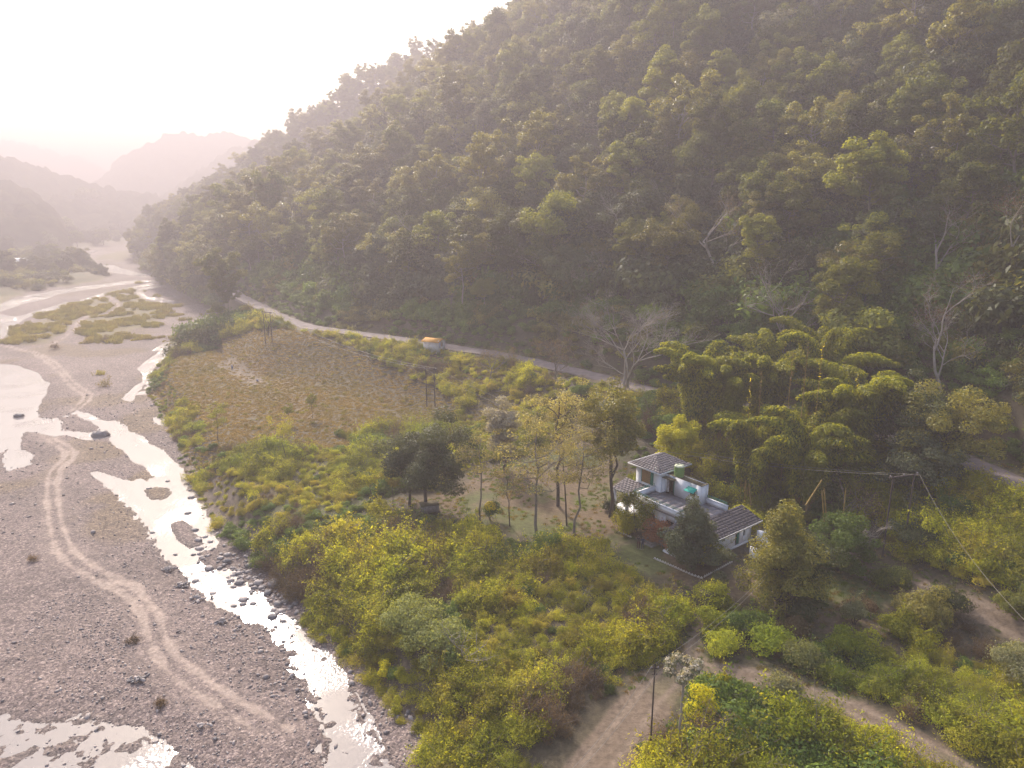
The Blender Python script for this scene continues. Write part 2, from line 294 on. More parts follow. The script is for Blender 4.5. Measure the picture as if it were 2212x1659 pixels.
# ------------------------------------------------------------------ terrain
def build_terrain():
    vv = np.arange(830, 245, -1.25); th = TH + np.arctan((vv - 384) / FPX); r1 = CZ / np.tan(th)
    rows = [12, 20, 28, 33, 37]; r = r1[0]
    k = 0
    rs = list(rows)
    for q in r1: rs.append(q) if q - rs[-1] < 4.0 else None
    while rs[-1] < 780: rs.append(rs[-1] + 4.0)
    while rs[-1] < 3400: rs.append(rs[-1] * 1.05)
    rs = np.array(rs)
    azs = np.concatenate([np.arange(-75, -39, .8), np.arange(-39, 39, .115), np.arange(39, 75.1, .8)])
    A, Rr = np.meshgrid(np.radians(azs), rs); x = Rr * np.sin(A); y = Rr * np.cos(A)
    X, Y = x.ravel(), y.ravel(); z, D = H(X, Y, True)
    z = np.where(D['r'] > 1500, lerp(z, 0, .0), z)
    n = len(X)
    g = lambda c: np.tile(np.array(c, float), (n, 1))
    def mix(c, m, d): m = np.clip(m, 0, 1)[:, None]; return c * (1 - m) + np.array(d, float) * m
    n1 = fbm(X, Y, 9, 4, 51); n2 = fbm(X, Y, 2.2, 4, 52); n3 = fbm(X, Y, 30, 3, 53)
    sand = np.array([.31, .245, .205]); grav = np.array([.180, .145, .134])
    col = g(grav); col = mix(col, smooth((n1 - .45) * 5) * .55, (.12, .098, .09)); col = mix(col, smooth((n3 - .5) * 5) * .5, (.225, .18, .164))
    col = mix(col, smooth((fbm(X, Y, 16, 4, 64) - .56) * 9) * smooth((D['r'] - 75) / 30) * .8, (.15, .115, .075))
    gv = np.ones(n)
    trw = smooth(1 - (D['tr'] + (n2 - .5) * 1.3 - .12) / .45) * (D['ww'] < 0)
    tw2 = smooth(1 - (D['tr'] + (n2 - .5) * 2 - .5) / 2.4) * (D['ww'] < 0)
    col = mix(col, tw2 * .18, sand * .9); col = mix(col, trw * .95, sand * 1.08); gv = gv * (1 - trw * .85) * (1 - .3 * tw2)
    wet = smooth((D['ww'] + 1.2) / 1.6) * (z < .1)
    col = mix(col, wet * .55, (.12, .105, .095))
    isg = np.zeros(n)
    for p in ISLAND: isg = np.maximum(isg, smooth((sdf(X, Y, p) + (n1 - .5) * 16) / 2.5))
    isg *= (D['tr'] > 1.6) & (D['ww'] < 0)
    col = mix(col, isg * .9, (.15, .125, .055)); gv *= 1 - isg
    # terrace soil
    E = D['de'] > 0; es = smooth((D['de'] + (n2 - .5) * 2) / 1.5)
    soil = g((.075, .06, .036)); soil = mix(soil, smooth((n1 - .5) * 6), (.07, .07, .03))
    f = smooth((sdf(X, Y, FIELD) + (n1 - .5) * 8) / 4)
    dry = g((.10, .074, .04)); dry = mix(dry, smooth((n3 - .42) * 5) * .6, (.09, .073, .036)); dry = mix(dry, smooth((n2 - .5) * 5) * .5, (.08, .064, .03))
    soil = soil * (1 - f[:, None]) + dry * f[:, None]
    dp = seg_dist(X, Y, PITCH); soil = mix(soil, smooth(1 - (dp + (n2 - .5) * 4 + (n1 - .5) * 3 - .6) / 2.2) * .85, (.16, .12, .085))
    dp = seg_dist(X, Y, PATHF); soil = mix(soil, .6 * smooth(1 - (dp + (n2 - .5) * 5 - 1.0) / 4), (.14, .10, .062))
    c = smooth((sdf(X, Y, CLEAR) + (n1 - .5) * 5) / 2)
    lit = g((.135, .095, .055)); lit = mix(lit, smooth((n1 - .47) * 8) * .85, (.085, .10, .028)); lit = mix(lit, smooth((n2 - .55) * 7) * .6, (.16, .115, .075))
    soil = soil * (1 - c[:, None]) + lit * c[:, None]
    dd = np.full(n, -9.0)
    for pl, wd in DIRT:
        s = seg_dist(X, Y, pl); q = wd + (n2 - .5) * 1.0 - s; dd = np.maximum(dd, q)
        m = smooth(q / .5 + .5); rut = smooth(1 - np.abs(s - wd * .5) / .45)
        soil = mix(soil, m, (.15, .11, .078)); soil = mix(soil, m * rut * .6, (.22, .168, .125)); soil = mix(soil, m * smooth((n1 - .5) * 6) * .4 * (1 - rut), (.11, .105, .045))
    soil = mix(soil, smooth(1 - (D['dr'] - 2.3 + (n2 - .5) * 1.2) / 1.6) * .8, (.15, .12, .07))
    steep = smooth((D['dr'] - 3) / 2) * smooth(1 - (D['dr'] - 7) / 5) * D['up']; soil = mix(soil, steep * smooth((n1 - .45) * 5) * .8, (.11, .07, .048))
    hillc = smooth((D['dr'] - 12) / 6) * D['up']; soil = mix(soil, hillc, (.05, .042, .026))
    bank = smooth(1 - (D['de'] - 2.5 + (n2 - .5) * 2) / 1.5); soil = mix(soil, bank * .9, (.13, .10, .075))
    col = col * (1 - es[:, None]) + soil * es[:, None]; gv = gv * (1 - es * .92)
    ws = smooth(D['dw'] / 6); wl = g((.12, .10, .05)); wl = mix(wl, smooth((n1 - .5) * 6) * .7, (.07, .075, .03))
    for q, cc in (([(370, 705), (710, 700), (720, 745), (360, 752)], (.42, .40, .13)), ([(60, 535), (600, 560), (600, 590), (80, 610)], (.42, .38, .16)), ([(880, 560), (1060, 560), (1060, 585), (900, 585)], (.4, .36, .16)),
                  ([(1720, 370), (1860, 372), (1860, 396), (1720, 392)], (.42, .36, .16)), ([(40, 715), (130, 720), (130, 750), (40, 745)], (.4, .36, .16))):
        a = plan([(X_ / 17.696, 210 + Y_ / 17.696) for X_, Y_ in q], 2.2); wl = mix(wl, smooth(sdf(X, Y, a) / 2), cc)
    col = col * (1 - ws[:, None]) + wl * ws[:, None]; gv = gv * (1 - ws)
    nr, nc = len(rs), len(azs)
    i = np.arange((nr - 1) * nc).reshape(nr - 1, nc)[:, :-1].ravel()
    F = np.stack([i, i + 1, i + nc + 1, i + nc], 1)
    V = np.stack([X, Y, z], 1)
    fm = lambda a: a[F].mean(1)
    fe = fm(np.where(E, 1., 0.)) > .5; fw = fm((D['dw'] > 0) * 1.) > .5
    fd = (fm(dd) > 0) & fe; fh = (fm((D['up'] & (D['dr'] > 2)) * 1.) > .5) & fe
    ff = (fm(f) > .5) & fe & ~fd & ~fh
    ft = (fm(trw) > .5) & ~fe & ~fw
    groups = [('riverbed', ~fe & ~fw & ~ft), ('sand_track', ft), ('dirt_road', fd), ('hillside', fh & ~fd), ('field', ff), ('ground', fe & ~fd & ~fh & ~ff), ('valley_floor', fw)]
    for name, m in groups:
        if not m.any(): continue
        idx = np.unique(F[m]); mp = np.full(n, -1); mp[idx] = np.arange(len(idx))
        o = struct(mesh_obj(name, V[idx], mp[F[m]], [MG], sm=True)); me = o.data
        a = me.color_attributes.new('Col', 'FLOAT_COLOR', 'POINT'); a.data.foreach_set('color', np.hstack([col[idx], np.ones((len(idx), 1))]).astype(np.float32).ravel())
        a = me.attributes.new('grav', 'FLOAT', 'POINT'); a.data.foreach_set('value', gv[idx].astype(np.float32))
build_terrain()
wv = np.array([[-900, 20, 0.004], [60, 20, 0.004], [60, 900, 0.004], [-900, 900, 0.004]])
struct(mesh_obj('water', wv, [[0, 1, 2, 3]], [MW]))

# asphalt road along the foot of the hill
def resample(pl, step):
    pl = np.asarray(pl, float); d = np.r_[0, np.cumsum(np.linalg.norm(np.diff(pl, axis=0), axis=1))]
    t = np.arange(0, d[-1], step); return np.stack([np.interp(t, d, pl[:, k]) for k in range(pl.shape[1])], 1)
def smooth_line(pl, it=2):
    for _ in range(it):
        q = [pl[0]]
        for a, b in zip(pl[:-1], pl[1:]): q += [a * .75 + b * .25, a * .25 + b * .75]
        pl = np.array(q + [pl[-1]])
    return pl
rl = resample(smooth_line(ROAD[1:]), 1.5)
tg = np.gradient(rl, axis=0); tg /= np.linalg.norm(tg, axis=1)[:, None]; nm = np.stack([-tg[:, 1], tg[:, 0]], 1)
V = []; F = []
off = [-2.3, -1.2, 0, 1.2, 2.3]
for i, (p, n_) in enumerate(zip(rl, nm)):
    ew = (vn(i, 0, 2.2, 3) - .5) * .7
    for k, a in enumerate(off):
        q = p + n_ * (a + (ew if abs(a) > 2 else 0)); V.append((q[0], q[1], 10.14 + .05 * (1 - abs(a) / 2.3)))
    if i:
        b = (i - 1) * 5
        for k in range(4): F.append((b + k, b + k + 1, b + k + 6, b + k + 5))
for s in (0, 4):     # road edge drops to the verge
    b0 = len(V)
    for i, (p, n_) in enumerate(zip(rl, nm)): v = V[i * 5 + s]; V.append((v[0] + n_[0] * (-.4 if s == 0 else .4), v[1] + n_[1] * (-.4 if s == 0 else .4), 9.7))
    for i in range(len(rl) - 1): F.append((i * 5 + s, (i + 1) * 5 + s, b0 + i + 1, b0 + i))
struct(mesh_obj('asphalt_road', V, F, [plain('worn_asphalt', (.185, .15, .145), .85, .22, .9)], sm=False))

# ------------------------------------------------------------------ haze
HAZE = .0013
def add_haze():
    x0, x1, y0, y1, z0, z1 = -5200, 3600, -700, 6600, -3.0, 275.0
    v = [(x0, y0, z0), (x1, y0, z0), (x1, y1, z0), (x0, y1, z0), (x0, y0, z1), (x1, y0, z1), (x1, y1, z1), (x0, y1, z1)]
    m = bpy.data.materials.new('valley_haze'); m.use_nodes = True; nt = m.node_tree; nt.nodes.clear()
    o = nt.nodes.new('ShaderNodeOutputMaterial'); vp = nt.nodes.new('ShaderNodeVolumePrincipled')
    vp.inputs['Density'].default_value = HAZE; vp.inputs['Anisotropy'].default_value = .30; vp.inputs['Color'].default_value = (.535, .49, .515, 1)
    nt.links.new(vp.outputs[0], o.inputs['Volume'])
    h = mesh_obj('haze', v, [(3, 2, 1, 0), (4, 5, 6, 7), (0, 1, 5, 4), (1, 2, 6, 5), (2, 3, 7, 6), (3, 0, 4, 7)], [m]); h['kind'] = 'stuff'
add_haze()

# ------------------------------------------------------------------ far hills
def hill_mat():
    m, nt, b = mat('far_wooded_slope'); L = nt.links.new
    geo = node(nt, 'ShaderNodeNewGeometry'); no = node(nt, 'ShaderNodeTexNoise'); no.inputs['Scale'].default_value = .08; no.inputs['Detail'].default_value = 8; L(geo.outputs['Position'], no.inputs['Vector'])
    r = node(nt, 'ShaderNodeValToRGB'); r.color_ramp.elements[0].position = .35; r.color_ramp.elements[0].color = (.035, .035, .018, 1); r.color_ramp.elements[1].position = .65; r.color_ramp.elements[1].color = (.085, .08, .035, 1)
    L(no.outputs[0], r.inputs[0]); L(r.outputs[0], b.inputs['Base Color']); b.inputs['Roughness'].default_value = 1; b.inputs['Specular IOR Level'].default_value = 0
    return m
MH = hill_mat()
def far_hill(sky_uv, r, depth, seed, bump=7.0, step=4.0):
    k = np.array([Pr(u, v, r) for u, v in sky_uv]); az = np.arctan2(k[:, 0], k[:, 1]); z = k[:, 2]; o = np.argsort(az); az, z = az[o], z[o]
    A = np.arange(az[0], az[-1], step / r); zz = np.interp(A, az, z); zz = zz - bump
    tt = np.concatenate([np.linspace(-1, 0, 42), np.linspace(.06, 1, 10)])
    T, AA = np.meshgrid(tt, A, indexing='ij'); Z0 = np.tile(zz, (len(tt), 1))
    RR = r + T * depth; x = RR * np.sin(AA); y = RR * np.cos(AA)
    f = np.where(T < 0, (1 + T) ** .85, 1 - T)
    Z = Z0 * f + (fbm(AA * r, RR * .4, 90, 3, seed) - .5) * 60 * np.clip(f * (1 - f) * 4, 0, 1) * (Z0 > 10)
    t_ = fbm(x, y, 13, 3, seed + 5); Z = Z + np.clip((t_ - .33) * 3.2, 0, 1.6) * bump * np.clip(f * 4, 0, 1) * np.clip(Z0 / 20, 0, 1) + (vn(x, y, 4.5, seed) - .5) * 3.5 * np.clip(f * 4, 0, 1) * np.clip(Z0 / 20, 0, 1)
    Z = np.maximum(Z, -1.0); nr, nc = Z.shape
    i = np.arange((nr - 1) * nc).reshape(nr - 1, nc)[:, :-1].ravel()
    struct(mesh_obj('hills', np.stack([x, y, Z], -1).reshape(-1, 3), np.stack([i, i + 1, i + nc + 1, i + nc], 1), [MH]))
far_hill([(-260, 140), (-120, 150), (-40, 168), (0, 181), (28, 188), (50, 207), (66, 226), (78, 238), (95, 243)], 960, 210, 1, 8)
far_hill([(-300, 110), (-120, 128), (-40, 140), (0, 152), (25, 158), (55, 170), (80, 178), (104, 184), (130, 189), (150, 192), (168, 201), (190, 211), (210, 222), (230, 236)], 1300, 300, 2, 9, 4.5)
far_hill([(120, 235), (150, 208), (168, 190), (190, 173), (212, 160), (232, 148), (250, 141), (275, 139), (330, 130), (420, 110), (520, 90)], 1500, 380, 3, 9, 5)
far_hill([(60, 225), (80, 200), (95, 180), (112, 165), (128, 152), (148, 143), (165, 133), (185, 130), (205, 133), (228, 130), (245, 136), (262, 142), (300, 150), (420, 150), (560, 150)], 1950, 420, 4, 10, 6)
far_hill([(-420, 120), (-200, 128), (-60, 134), (0, 140), (30, 143), (48, 149), (62, 154), (76, 155), (92, 161), (106, 169), (135, 181), (200, 200), (300, 215)], 3000, 700, 5, 12, 9)

# ------------------------------------------------------------------ vegetation: materials
def leaf_mat(name, a, b_, c, patch=None, trans=.35, spec=.3, rough=.5, rnd=.35, world=None):
    """a -> b_ by the tint of each leaf; c and patch by plant and by place."""
    m, nt, b = mat(name); L = nt.links.new
    at = node(nt, 'ShaderNodeAttribute', attribute_name='tint'); oi = node(nt, 'ShaderNodeObjectInfo'); geo = node(nt, 'ShaderNodeNewGeometry')
    m1 = node(nt, 'ShaderNodeMix', data_type='RGBA'); L(at.outputs['Fac'], m1.inputs[0]); m1.inputs[6].default_value = (*a, 1); m1.inputs[7].default_value = (*b_, 1)
    r1 = node(nt, 'ShaderNodeMapRange'); L(oi.outputs['Random'], r1.inputs[0]); r1.inputs[1].default_value = .45; r1.inputs[2].default_value = 1.0; r1.inputs[3].default_value = 0; r1.inputs[4].default_value = .85
    m2 = node(nt, 'ShaderNodeMix', data_type='RGBA'); L(r1.outputs[0], m2.inputs[0]); L(m1.outputs[2], m2.inputs[6]); m2.inputs[7].default_value = (*c, 1)
    out = m2.outputs[2]
    if patch:
        no = node(nt, 'ShaderNodeTexNoise'); no.inputs['Scale'].default_value = world or .09; no.inputs['Detail'].default_value = 3; L(geo.outputs['Position'], no.inputs['Vector'])
        r2 = node(nt, 'ShaderNodeMapRange'); L(no.outputs[0], r2.inputs[0]); r2.inputs[1].default_value = .45; r2.inputs[2].default_value = .68; r2.inputs[4].default_value = .8
        m3 = node(nt, 'ShaderNodeMix', data_type='RGBA'); L(r2.outputs[0], m3.inputs[0]); L(out, m3.inputs[6]); m3.inputs[7].default_value = (*patch, 1); out = m3.outputs[2]
    s = node(nt, 'ShaderNodeMath', operation='FRACT'); k = node(nt, 'ShaderNodeMath', operation='MULTIPLY'); k.inputs[1].default_value = 7.31; L(oi.outputs['Random'], k.inputs[0]); L(k.outputs[0], s.inputs[0])
    r3 = node(nt, 'ShaderNodeMapRange'); L(s.outputs[0], r3.inputs[0]); r3.inputs[3].default_value = 1 - rnd; r3.inputs[4].default_value = 1 + rnd
    m4 = node(nt, 'ShaderNodeMix', data_type='RGBA', blend_type='MULTIPLY'); m4.inputs[0].default_value = 1; L(out, m4.inputs[6]); L(r3.outputs[0], m4.inputs[7]); out = m4.outputs[2]
    L(out, b.inputs['Base Color']); b.inputs['Roughness'].default_value = rough; b.inputs['Specular IOR Level'].default_value = spec * .25
    tr = node(nt, 'ShaderNodeBsdfTranslucent'); hs = node(nt, 'ShaderNodeMix', data_type='RGBA', blend_type='MULTIPLY'); hs.inputs[0].default_value = 1; L(out, hs.inputs[6]); hs.inputs[7].default_value = (2.4, 2.15, .7, 1)
    L(hs.outputs[2], tr.inputs[0])
    ms = node(nt, 'ShaderNodeMixShader'); ms.inputs[0].default_value = trans; L(b.outputs[0], ms.inputs[1]); L(tr.outputs[0], ms.inputs[2])
    L(ms.outputs[0], nt.nodes['Material Output'].inputs[0]); return m
ML_forest = leaf_mat('forest_leaves', (.058, .075, .02), (.15, .16, .034), (.20, .20, .03), (.075, .085, .03), .36, rnd=.5)
ML_dark = leaf_mat('dark_leaves', (.052, .064, .027), (.095, .105, .042), (.085, .095, .055), None, .25, .45)
ML_yellow = leaf_mat('yellow_green_leaves', (.22, .23, .016), (.46, .42, .02), (.30, .30, .02), None, .42)
ML_airy = leaf_mat('airy_tree_leaves', (.14, .13, .05), (.33, .29, .14), (.22, .18, .09), None, .38, .5)
ML_sage = leaf_mat('sage_green_leaves', (.12, .14, .05), (.26, .28, .10), (.18, .19, .07), None, .38)
ML_olive = leaf_mat('olive_leaves', (.12, .12, .034), (.24, .22, .05), (.17, .155, .05), None, .35, .5, .4)
ML_grey = leaf_mat('grey_green_leaves', (.10, .105, .075), (.19, .18, .14), (.13, .14, .09), None, .3, .5, .45)
ML_pale = leaf_mat('pale_leaves', (.17, .18, .09), (.33, .32, .18), (.25, .26, .13), None, .35, .4, .45)
ML_bamboo = leaf_mat('bamboo_leaves', (.05, .08, .015), (.34, .32, .025), (.19, .20, .022), None, .45, .35, .45, .2)
ML_scrub = leaf_mat('scrub_leaves', (.15, .165, .018), (.44, .43, .036), (.29, .24, .05), (.13, .18, .024), .44, .3, .5, .45, .06)
ML_green = leaf_mat('fresh_green_leaves', (.075, .12, .028), (.135, .19, .04), (.11, .15, .03), None, .35, .35, .45)
ML_brown = leaf_mat('dry_brown_twigs', (.11, .075, .048), (.20, .135, .075), (.14, .11, .05), None, .2, .2, .7)
ML_grass = leaf_mat('dry_grass', (.19, .145, .075), (.30, .225, .12), (.21, .15, .085), (.17, .15, .06), .3, .2, .7, .25, .08)
ML_isle = leaf_mat('island_grass', (.15, .14, .055), (.25, .23, .085), (.19, .15, .06), (.13, .13, .04), .35, .2, .6, .25, .1)
ML_white = leaf_mat('whitish_flower_heads', (.30, .27, .23), (.46, .42, .36), (.38, .35, .3), None, .25, .3, .6)
ML_flower = leaf_mat('yellow_flower_heads', (.40, .32, .02), (.6, .5, .03), (.5, .42, .02), None, .4, .3, .6)
ML_red = leaf_mat('rusty_creeper_leaves', (.16, .07, .04), (.26, .12, .06), (.12, .09, .03), None, .3, .3, .6)
MB_grey = plain('grey_bark', (.20, .165, .14), .9, .25, 1.5); MB_dark = plain('dark_bark', (.085, .062, .05), .9, .3, 1.5)
MB_pale = plain('pale_bark', (.31, .265, .225), .85, .2, 1.2); MB_bam = plain('yellow_culm', (.34, .22, .05), .6, .25, 2.5)

# ------------------------------------------------------------------ vegetation: shapes
class Geo:
    def __init__(s): s.V = []; s.F = []; s.T = []; s.n = 0; s.M = []
    def add(s, v, f, tint=None, m=0):
        v = np.asarray(v, float); f = np.asarray(f, int); s.V.append(v); s.F.append(f + s.n); s.n += len(v)
        s.T.append(np.full(len(f), .5) if tint is None else tint); s.M.append(np.full(len(f), m))
    def tube(s, pts, rad, k=5, m=0):
        pts = np.asarray(pts, float); n = len(pts); rad = np.broadcast_to(rad, n)
        t = np.gradient(pts, axis=0); t /= np.linalg.norm(t, axis=1)[:, None] + 1e-9
        ref = np.array([0, 0, 1.]) if abs(t[0, 2]) < .9 else np.array([1., 0, 0])
        u = np.cross(t, ref); u /= np.linalg.norm(u, axis=1)[:, None] + 1e-9; w_ = np.cross(t, u)
        a = np.arange(k) / k * 2 * np.pi
        v = pts[:, None] + rad[:, None, None] * (np.cos(a)[None, :, None] * u[:, None] + np.sin(a)[None, :, None] * w_[:, None])
        f = [(i * k + j, i * k + (j + 1) % k, (i + 1) * k + (j + 1) % k, (i + 1) * k + j) for i in range(n - 1) for j in range(k)]
        s.add(v.reshape(-1, 3), f, None, m)
    def leaves(s, p, nrm, size, asp, rng, m=0, long_dir=None):
        n = len(p); nrm = nrm / (np.linalg.norm(nrm, axis=1)[:, None] + 1e-9)
        q = rng.normal(size=(n, 3)) if long_dir is None else long_dir + rng.normal(size=(n, 3)) * .35
        a = np.cross(nrm, q) if long_dir is None else q - nrm * (q * nrm).sum(1)[:, None]
        a /= np.linalg.norm(a, axis=1)[:, None] + 1e-9; b = np.cross(nrm, a)
        sz = (size * rng.uniform(.6, 1.35, n))[:, None] * .5; a = a * sz; b = b * sz * asp
        k = rng.uniform(-.25, .25, (n, 1))
        v = np.stack([p + a, p + b + a * k + nrm * sz * .15, p - a, p - b + a * k + nrm * sz * .15], 1).reshape(-1, 3)
        s.add(v, np.arange(4 * n).reshape(n, 4), rng.uniform(0, 1, n), m)
    def obj(s, name, mats, parent=None, sm=False):
        o = mesh_obj(name, np.vstack(s.V), np.vstack(s.F), mats, parent, np.concatenate(s.M), sm)
        a = o.data.attributes.new('tint', 'FLOAT', 'FACE'); a.data.foreach_set('value', np.concatenate(s.T).astype(np.float32)); return o
def ball(rng, n, hollow=.45):
    d = rng.normal(size=(n, 3)); d /= np.linalg.norm(d, axis=1)[:, None]; return d * (hollow + (1 - hollow) * rng.rand(n) ** .5)[:, None]
def bend(rng, a, b, k=5, w_=.08, sag=0.0):
    a = np.asarray(a, float); b = np.asarray(b, float); t = np.linspace(0, 1, k)[:, None]; L_ = np.linalg.norm(b - a)
    p = a + (b - a) * t; o = rng.normal(size=(k, 3)) * L_ * w_; o[0] = 0; o[-1] = 0; p = p + o; p[:, 2] += sag * L_ * (t[:, 0] ** 2 - t[:, 0]); return p
def clumps(G, rng, cs, rad, n, size, asp=.6, m=0, flat=.65, up=.5, hang=None, ctr=None):
    for c, r_ in zip(cs, rad):
        k = max(8, int(n * (r_ / np.mean(rad)) ** 2)); d = ball(rng, k, .35); low = d[:, 2] < -.25; d[low, 2] *= .45
        p = c + d * r_ * np.array([1, 1, flat]); nr = d * .8 + np.array([0, 0, up]) + rng.normal(size=(k, 3)) * .45
        G.leaves(p, nr, size, asp, rng, m, hang)
def tree_parts(seed, h=11, cr=3.4, cb=.42, nl=10, n=170, ls=.42, clr=1.25, tr=.2, lean=.4, forks=1, sparse=0, flat=.8, asp=.62, cone=0):
    """crown and trunk meshes (unparented Geo objects)"""
    rng = np.random.RandomState(seed); T = Geo(); C = Geo(); tips = []
    base = np.array([0, 0, -.4]); top = np.array([rng.normal() * lean, rng.normal() * lean, h * .86])
    tk = bend(rng, base, top, 7, .018)
    T.tube(tk, np.linspace(tr, tr * .22, 7), 7)
    for f in range(forks - 1):
        t0 = rng.uniform(.12, .35); a = base + (top - base) * t0; e = top + np.array([rng.normal() * cr * .6, rng.normal() * cr * .6, -h * rng.uniform(.05, .2)])
        T.tube(bend(rng, a, e, 6, .04), np.linspace(tr * .7, tr * .15, 6), 6); tips.append(e)
    for i in range(nl):
        s_ = cb + (.84 - cb) * (i + rng.rand()) / nl; j = s_ * 6; i0 = min(int(j), 5); a = tk[i0] * (1 - (j - i0)) + tk[i0 + 1] * (j - i0)
        an = i * 2.4 + rng.normal() * .4; q = (s_ - cb) / (1 - cb); rd = cr * (1.25 - 1.05 * q if cone else 1) * (.55 + .6 * math.sin(math.pi * min(q * .8 + .22, 1))) * rng.uniform(.65, 1.1)
        e = a + np.array([math.cos(an) * rd, math.sin(an) * rd, rng.uniform(.1, .55) * rd + h * .05])
        lb = bend(rng, a, e, 5, .07, .25); T.tube(lb, np.linspace(tr * .38, tr * .09, 5), 4); tips.append(e)
        for k in range(3):
            b0 = lb[2 + k % 2]; e2 = b0 + rng.normal(size=3) * rd * .36 + np.array([0, 0, rd * .25]); T.tube(bend(rng, b0, e2, 3, .06), [tr * .14, tr * .1, tr * .05], 3); tips.append(e2)
    tips.append(top + np.array([0, 0, h * .08])); tips.append(top + np.array([.5, .4, 0]))
    tips = np.array(tips)
    if sparse: tips = tips[rng.rand(len(tips)) > sparse]
    clumps(C, rng, tips, rng.uniform(.6, 1.25, len(tips)) * clr, n, ls, asp, 0, flat)
    return T, C
def bare_parts(seed, h=14, tr=.28, levels=4, spread=.75, lean=(0, 0), stems=1, fine=.012):
    rng = np.random.RandomState(seed); T = Geo(); tips = []
    def br(p, d, L_, r_, lv):
        k = 5; pts = [p]; dd = d.copy()
        for i in range(k): dd = dd + rng.normal(size=3) * .13 + np.array([0, 0, .03]); dd /= np.linalg.norm(dd); pts.append(pts[-1] + dd * L_ / k)
        pts = np.array(pts); T.tube(pts, np.linspace(r_, max(r_ * .55, fine), k + 1), 6 if lv > 2 else 3)
        if lv == 0: tips.append(pts[-1]); return
        for j in range(rng.randint(3, 5) if lv > 1 else 4):
            q = pts[rng.randint(2, k + 1)] if j else pts[-1]
            nd = dd + rng.normal(size=3) * spread; nd[2] = abs(nd[2]) * .7 + .12; nd /= np.linalg.norm(nd)
            br(q, nd, L_ * rng.uniform(.55, .8), max(r_ * rng.uniform(.4, .58), fine), lv - 1)
    for s_ in range(stems):
        d = np.array([lean[0] + rng.normal() * .1 * stems, lean[1] + rng.normal() * .1 * stems, 1.]); d /= np.linalg.norm(d); br(np.array([rng.normal() * .2 * (stems - 1), rng.normal() * .2 * (stems - 1), -.4]), d, h * .42, tr, levels)
    return T, np.array(tips)
def shrub_geo(seed, r=1.3, h=1.5, n=2600, ls=.17, asp=.5, twigs=0, m=0):
    rng = np.random.RandomState(seed); G = Geo(); k = 9 if r < 1.95 else 26; q_ = 1 if r < 1.95 else .62
    c = np.stack([rng.normal(size=k) * r * .42, rng.normal(size=k) * r * .42, rng.uniform(.2, .8, k) * h], 1); c[:, 2] *= np.clip(1.15 - .35 * np.hypot(c[:, 0], c[:, 1]) / r, .4, 1); c[0] = (0, 0, h * .6)
    rd = rng.uniform(.35, .62, k) * r * q_
    for ci, ri in zip(c, rd):
        q = n // k; d = ball(rng, q, .7); d[:, 2] = np.abs(d[:, 2]) * rng.choice([1, 1, 1, -.5], q); p = ci + d * ri * np.array([1.1, 1.1, .85])
        spr = rng.rand(q) < .3; p[spr] += d[spr] * ri * (rng.rand(spr.sum(), 1) ** 2 * .75); p[:, 2] = np.maximum(p[:, 2], .03)
        G.leaves(p, d + np.array([0, 0, .35]) + rng.normal(size=(q, 3)) * .5, ls, asp, rng, m)
    for i in range(twigs):
        a = c[rng.randint(k)]; e = a + rng.normal(size=3) * r * .5 + np.array([0, 0, r * .55]); G.tube(bend(rng, a, e, 4, .1), [.02, .015, .012, .006], 3, 1)
        kk = 26; t = rng.rand(kk)[:, None] ** .6; p = a + (e - a) * t + rng.normal(size=(kk, 3)) * .1; G.leaves(p, rng.normal(size=(kk, 3)) + np.array([0, 0, .6]), ls, asp, rng, m)
    return G
def tuft_geo(seed, r=.5, h=.4, n=70, w_=.05):
    rng = np.random.RandomState(seed); G = Geo(); p = np.stack([rng.normal(size=n) * r * .45, rng.normal(size=n) * r * .45, np.zeros(n)], 1)
    d = np.stack([rng.normal(size=n) * .45, rng.normal(size=n) * .45, np.ones(n)], 1) * (h * rng.uniform(.5, 1.2, n))[:, None]; s_ = rng.normal(size=(n, 3)); s_[:, 2] = 0; s_ /= np.linalg.norm(s_, axis=1)[:, None]
    v = np.stack([p - s_ * w_, p + s_ * w_, p + d + s_ * w_ * .4, p + d - s_ * w_ * .4], 1).reshape(-1, 3); G.add(v, np.arange(4 * n).reshape(n, 4), rng.rand(n)); return G
def joined(name, parts):                  # parts: (Geo, material) -> one mesh, kept out of the scene as a source for the masses
    G = Geo(); mats = []
    for i, (g, mm) in enumerate(parts):
        for v, f, t in zip(g.V, g.F, g.T): G.V.append(v); G.F.append(f + 0 * 0 + (G.n - 0) - 0 if False else f); G.T.append(t); G.M.append(np.full(len(f), i))
        off = G.n; cnt = sum(len(v) for v in g.V); k = len(g.F)
        G.F[-k:] = [f + off for f in G.F[-k:]]; G.n += cnt; mats.append(mm)
    o = G.obj(name, mats); scene.collection.objects.unlink(o); return o

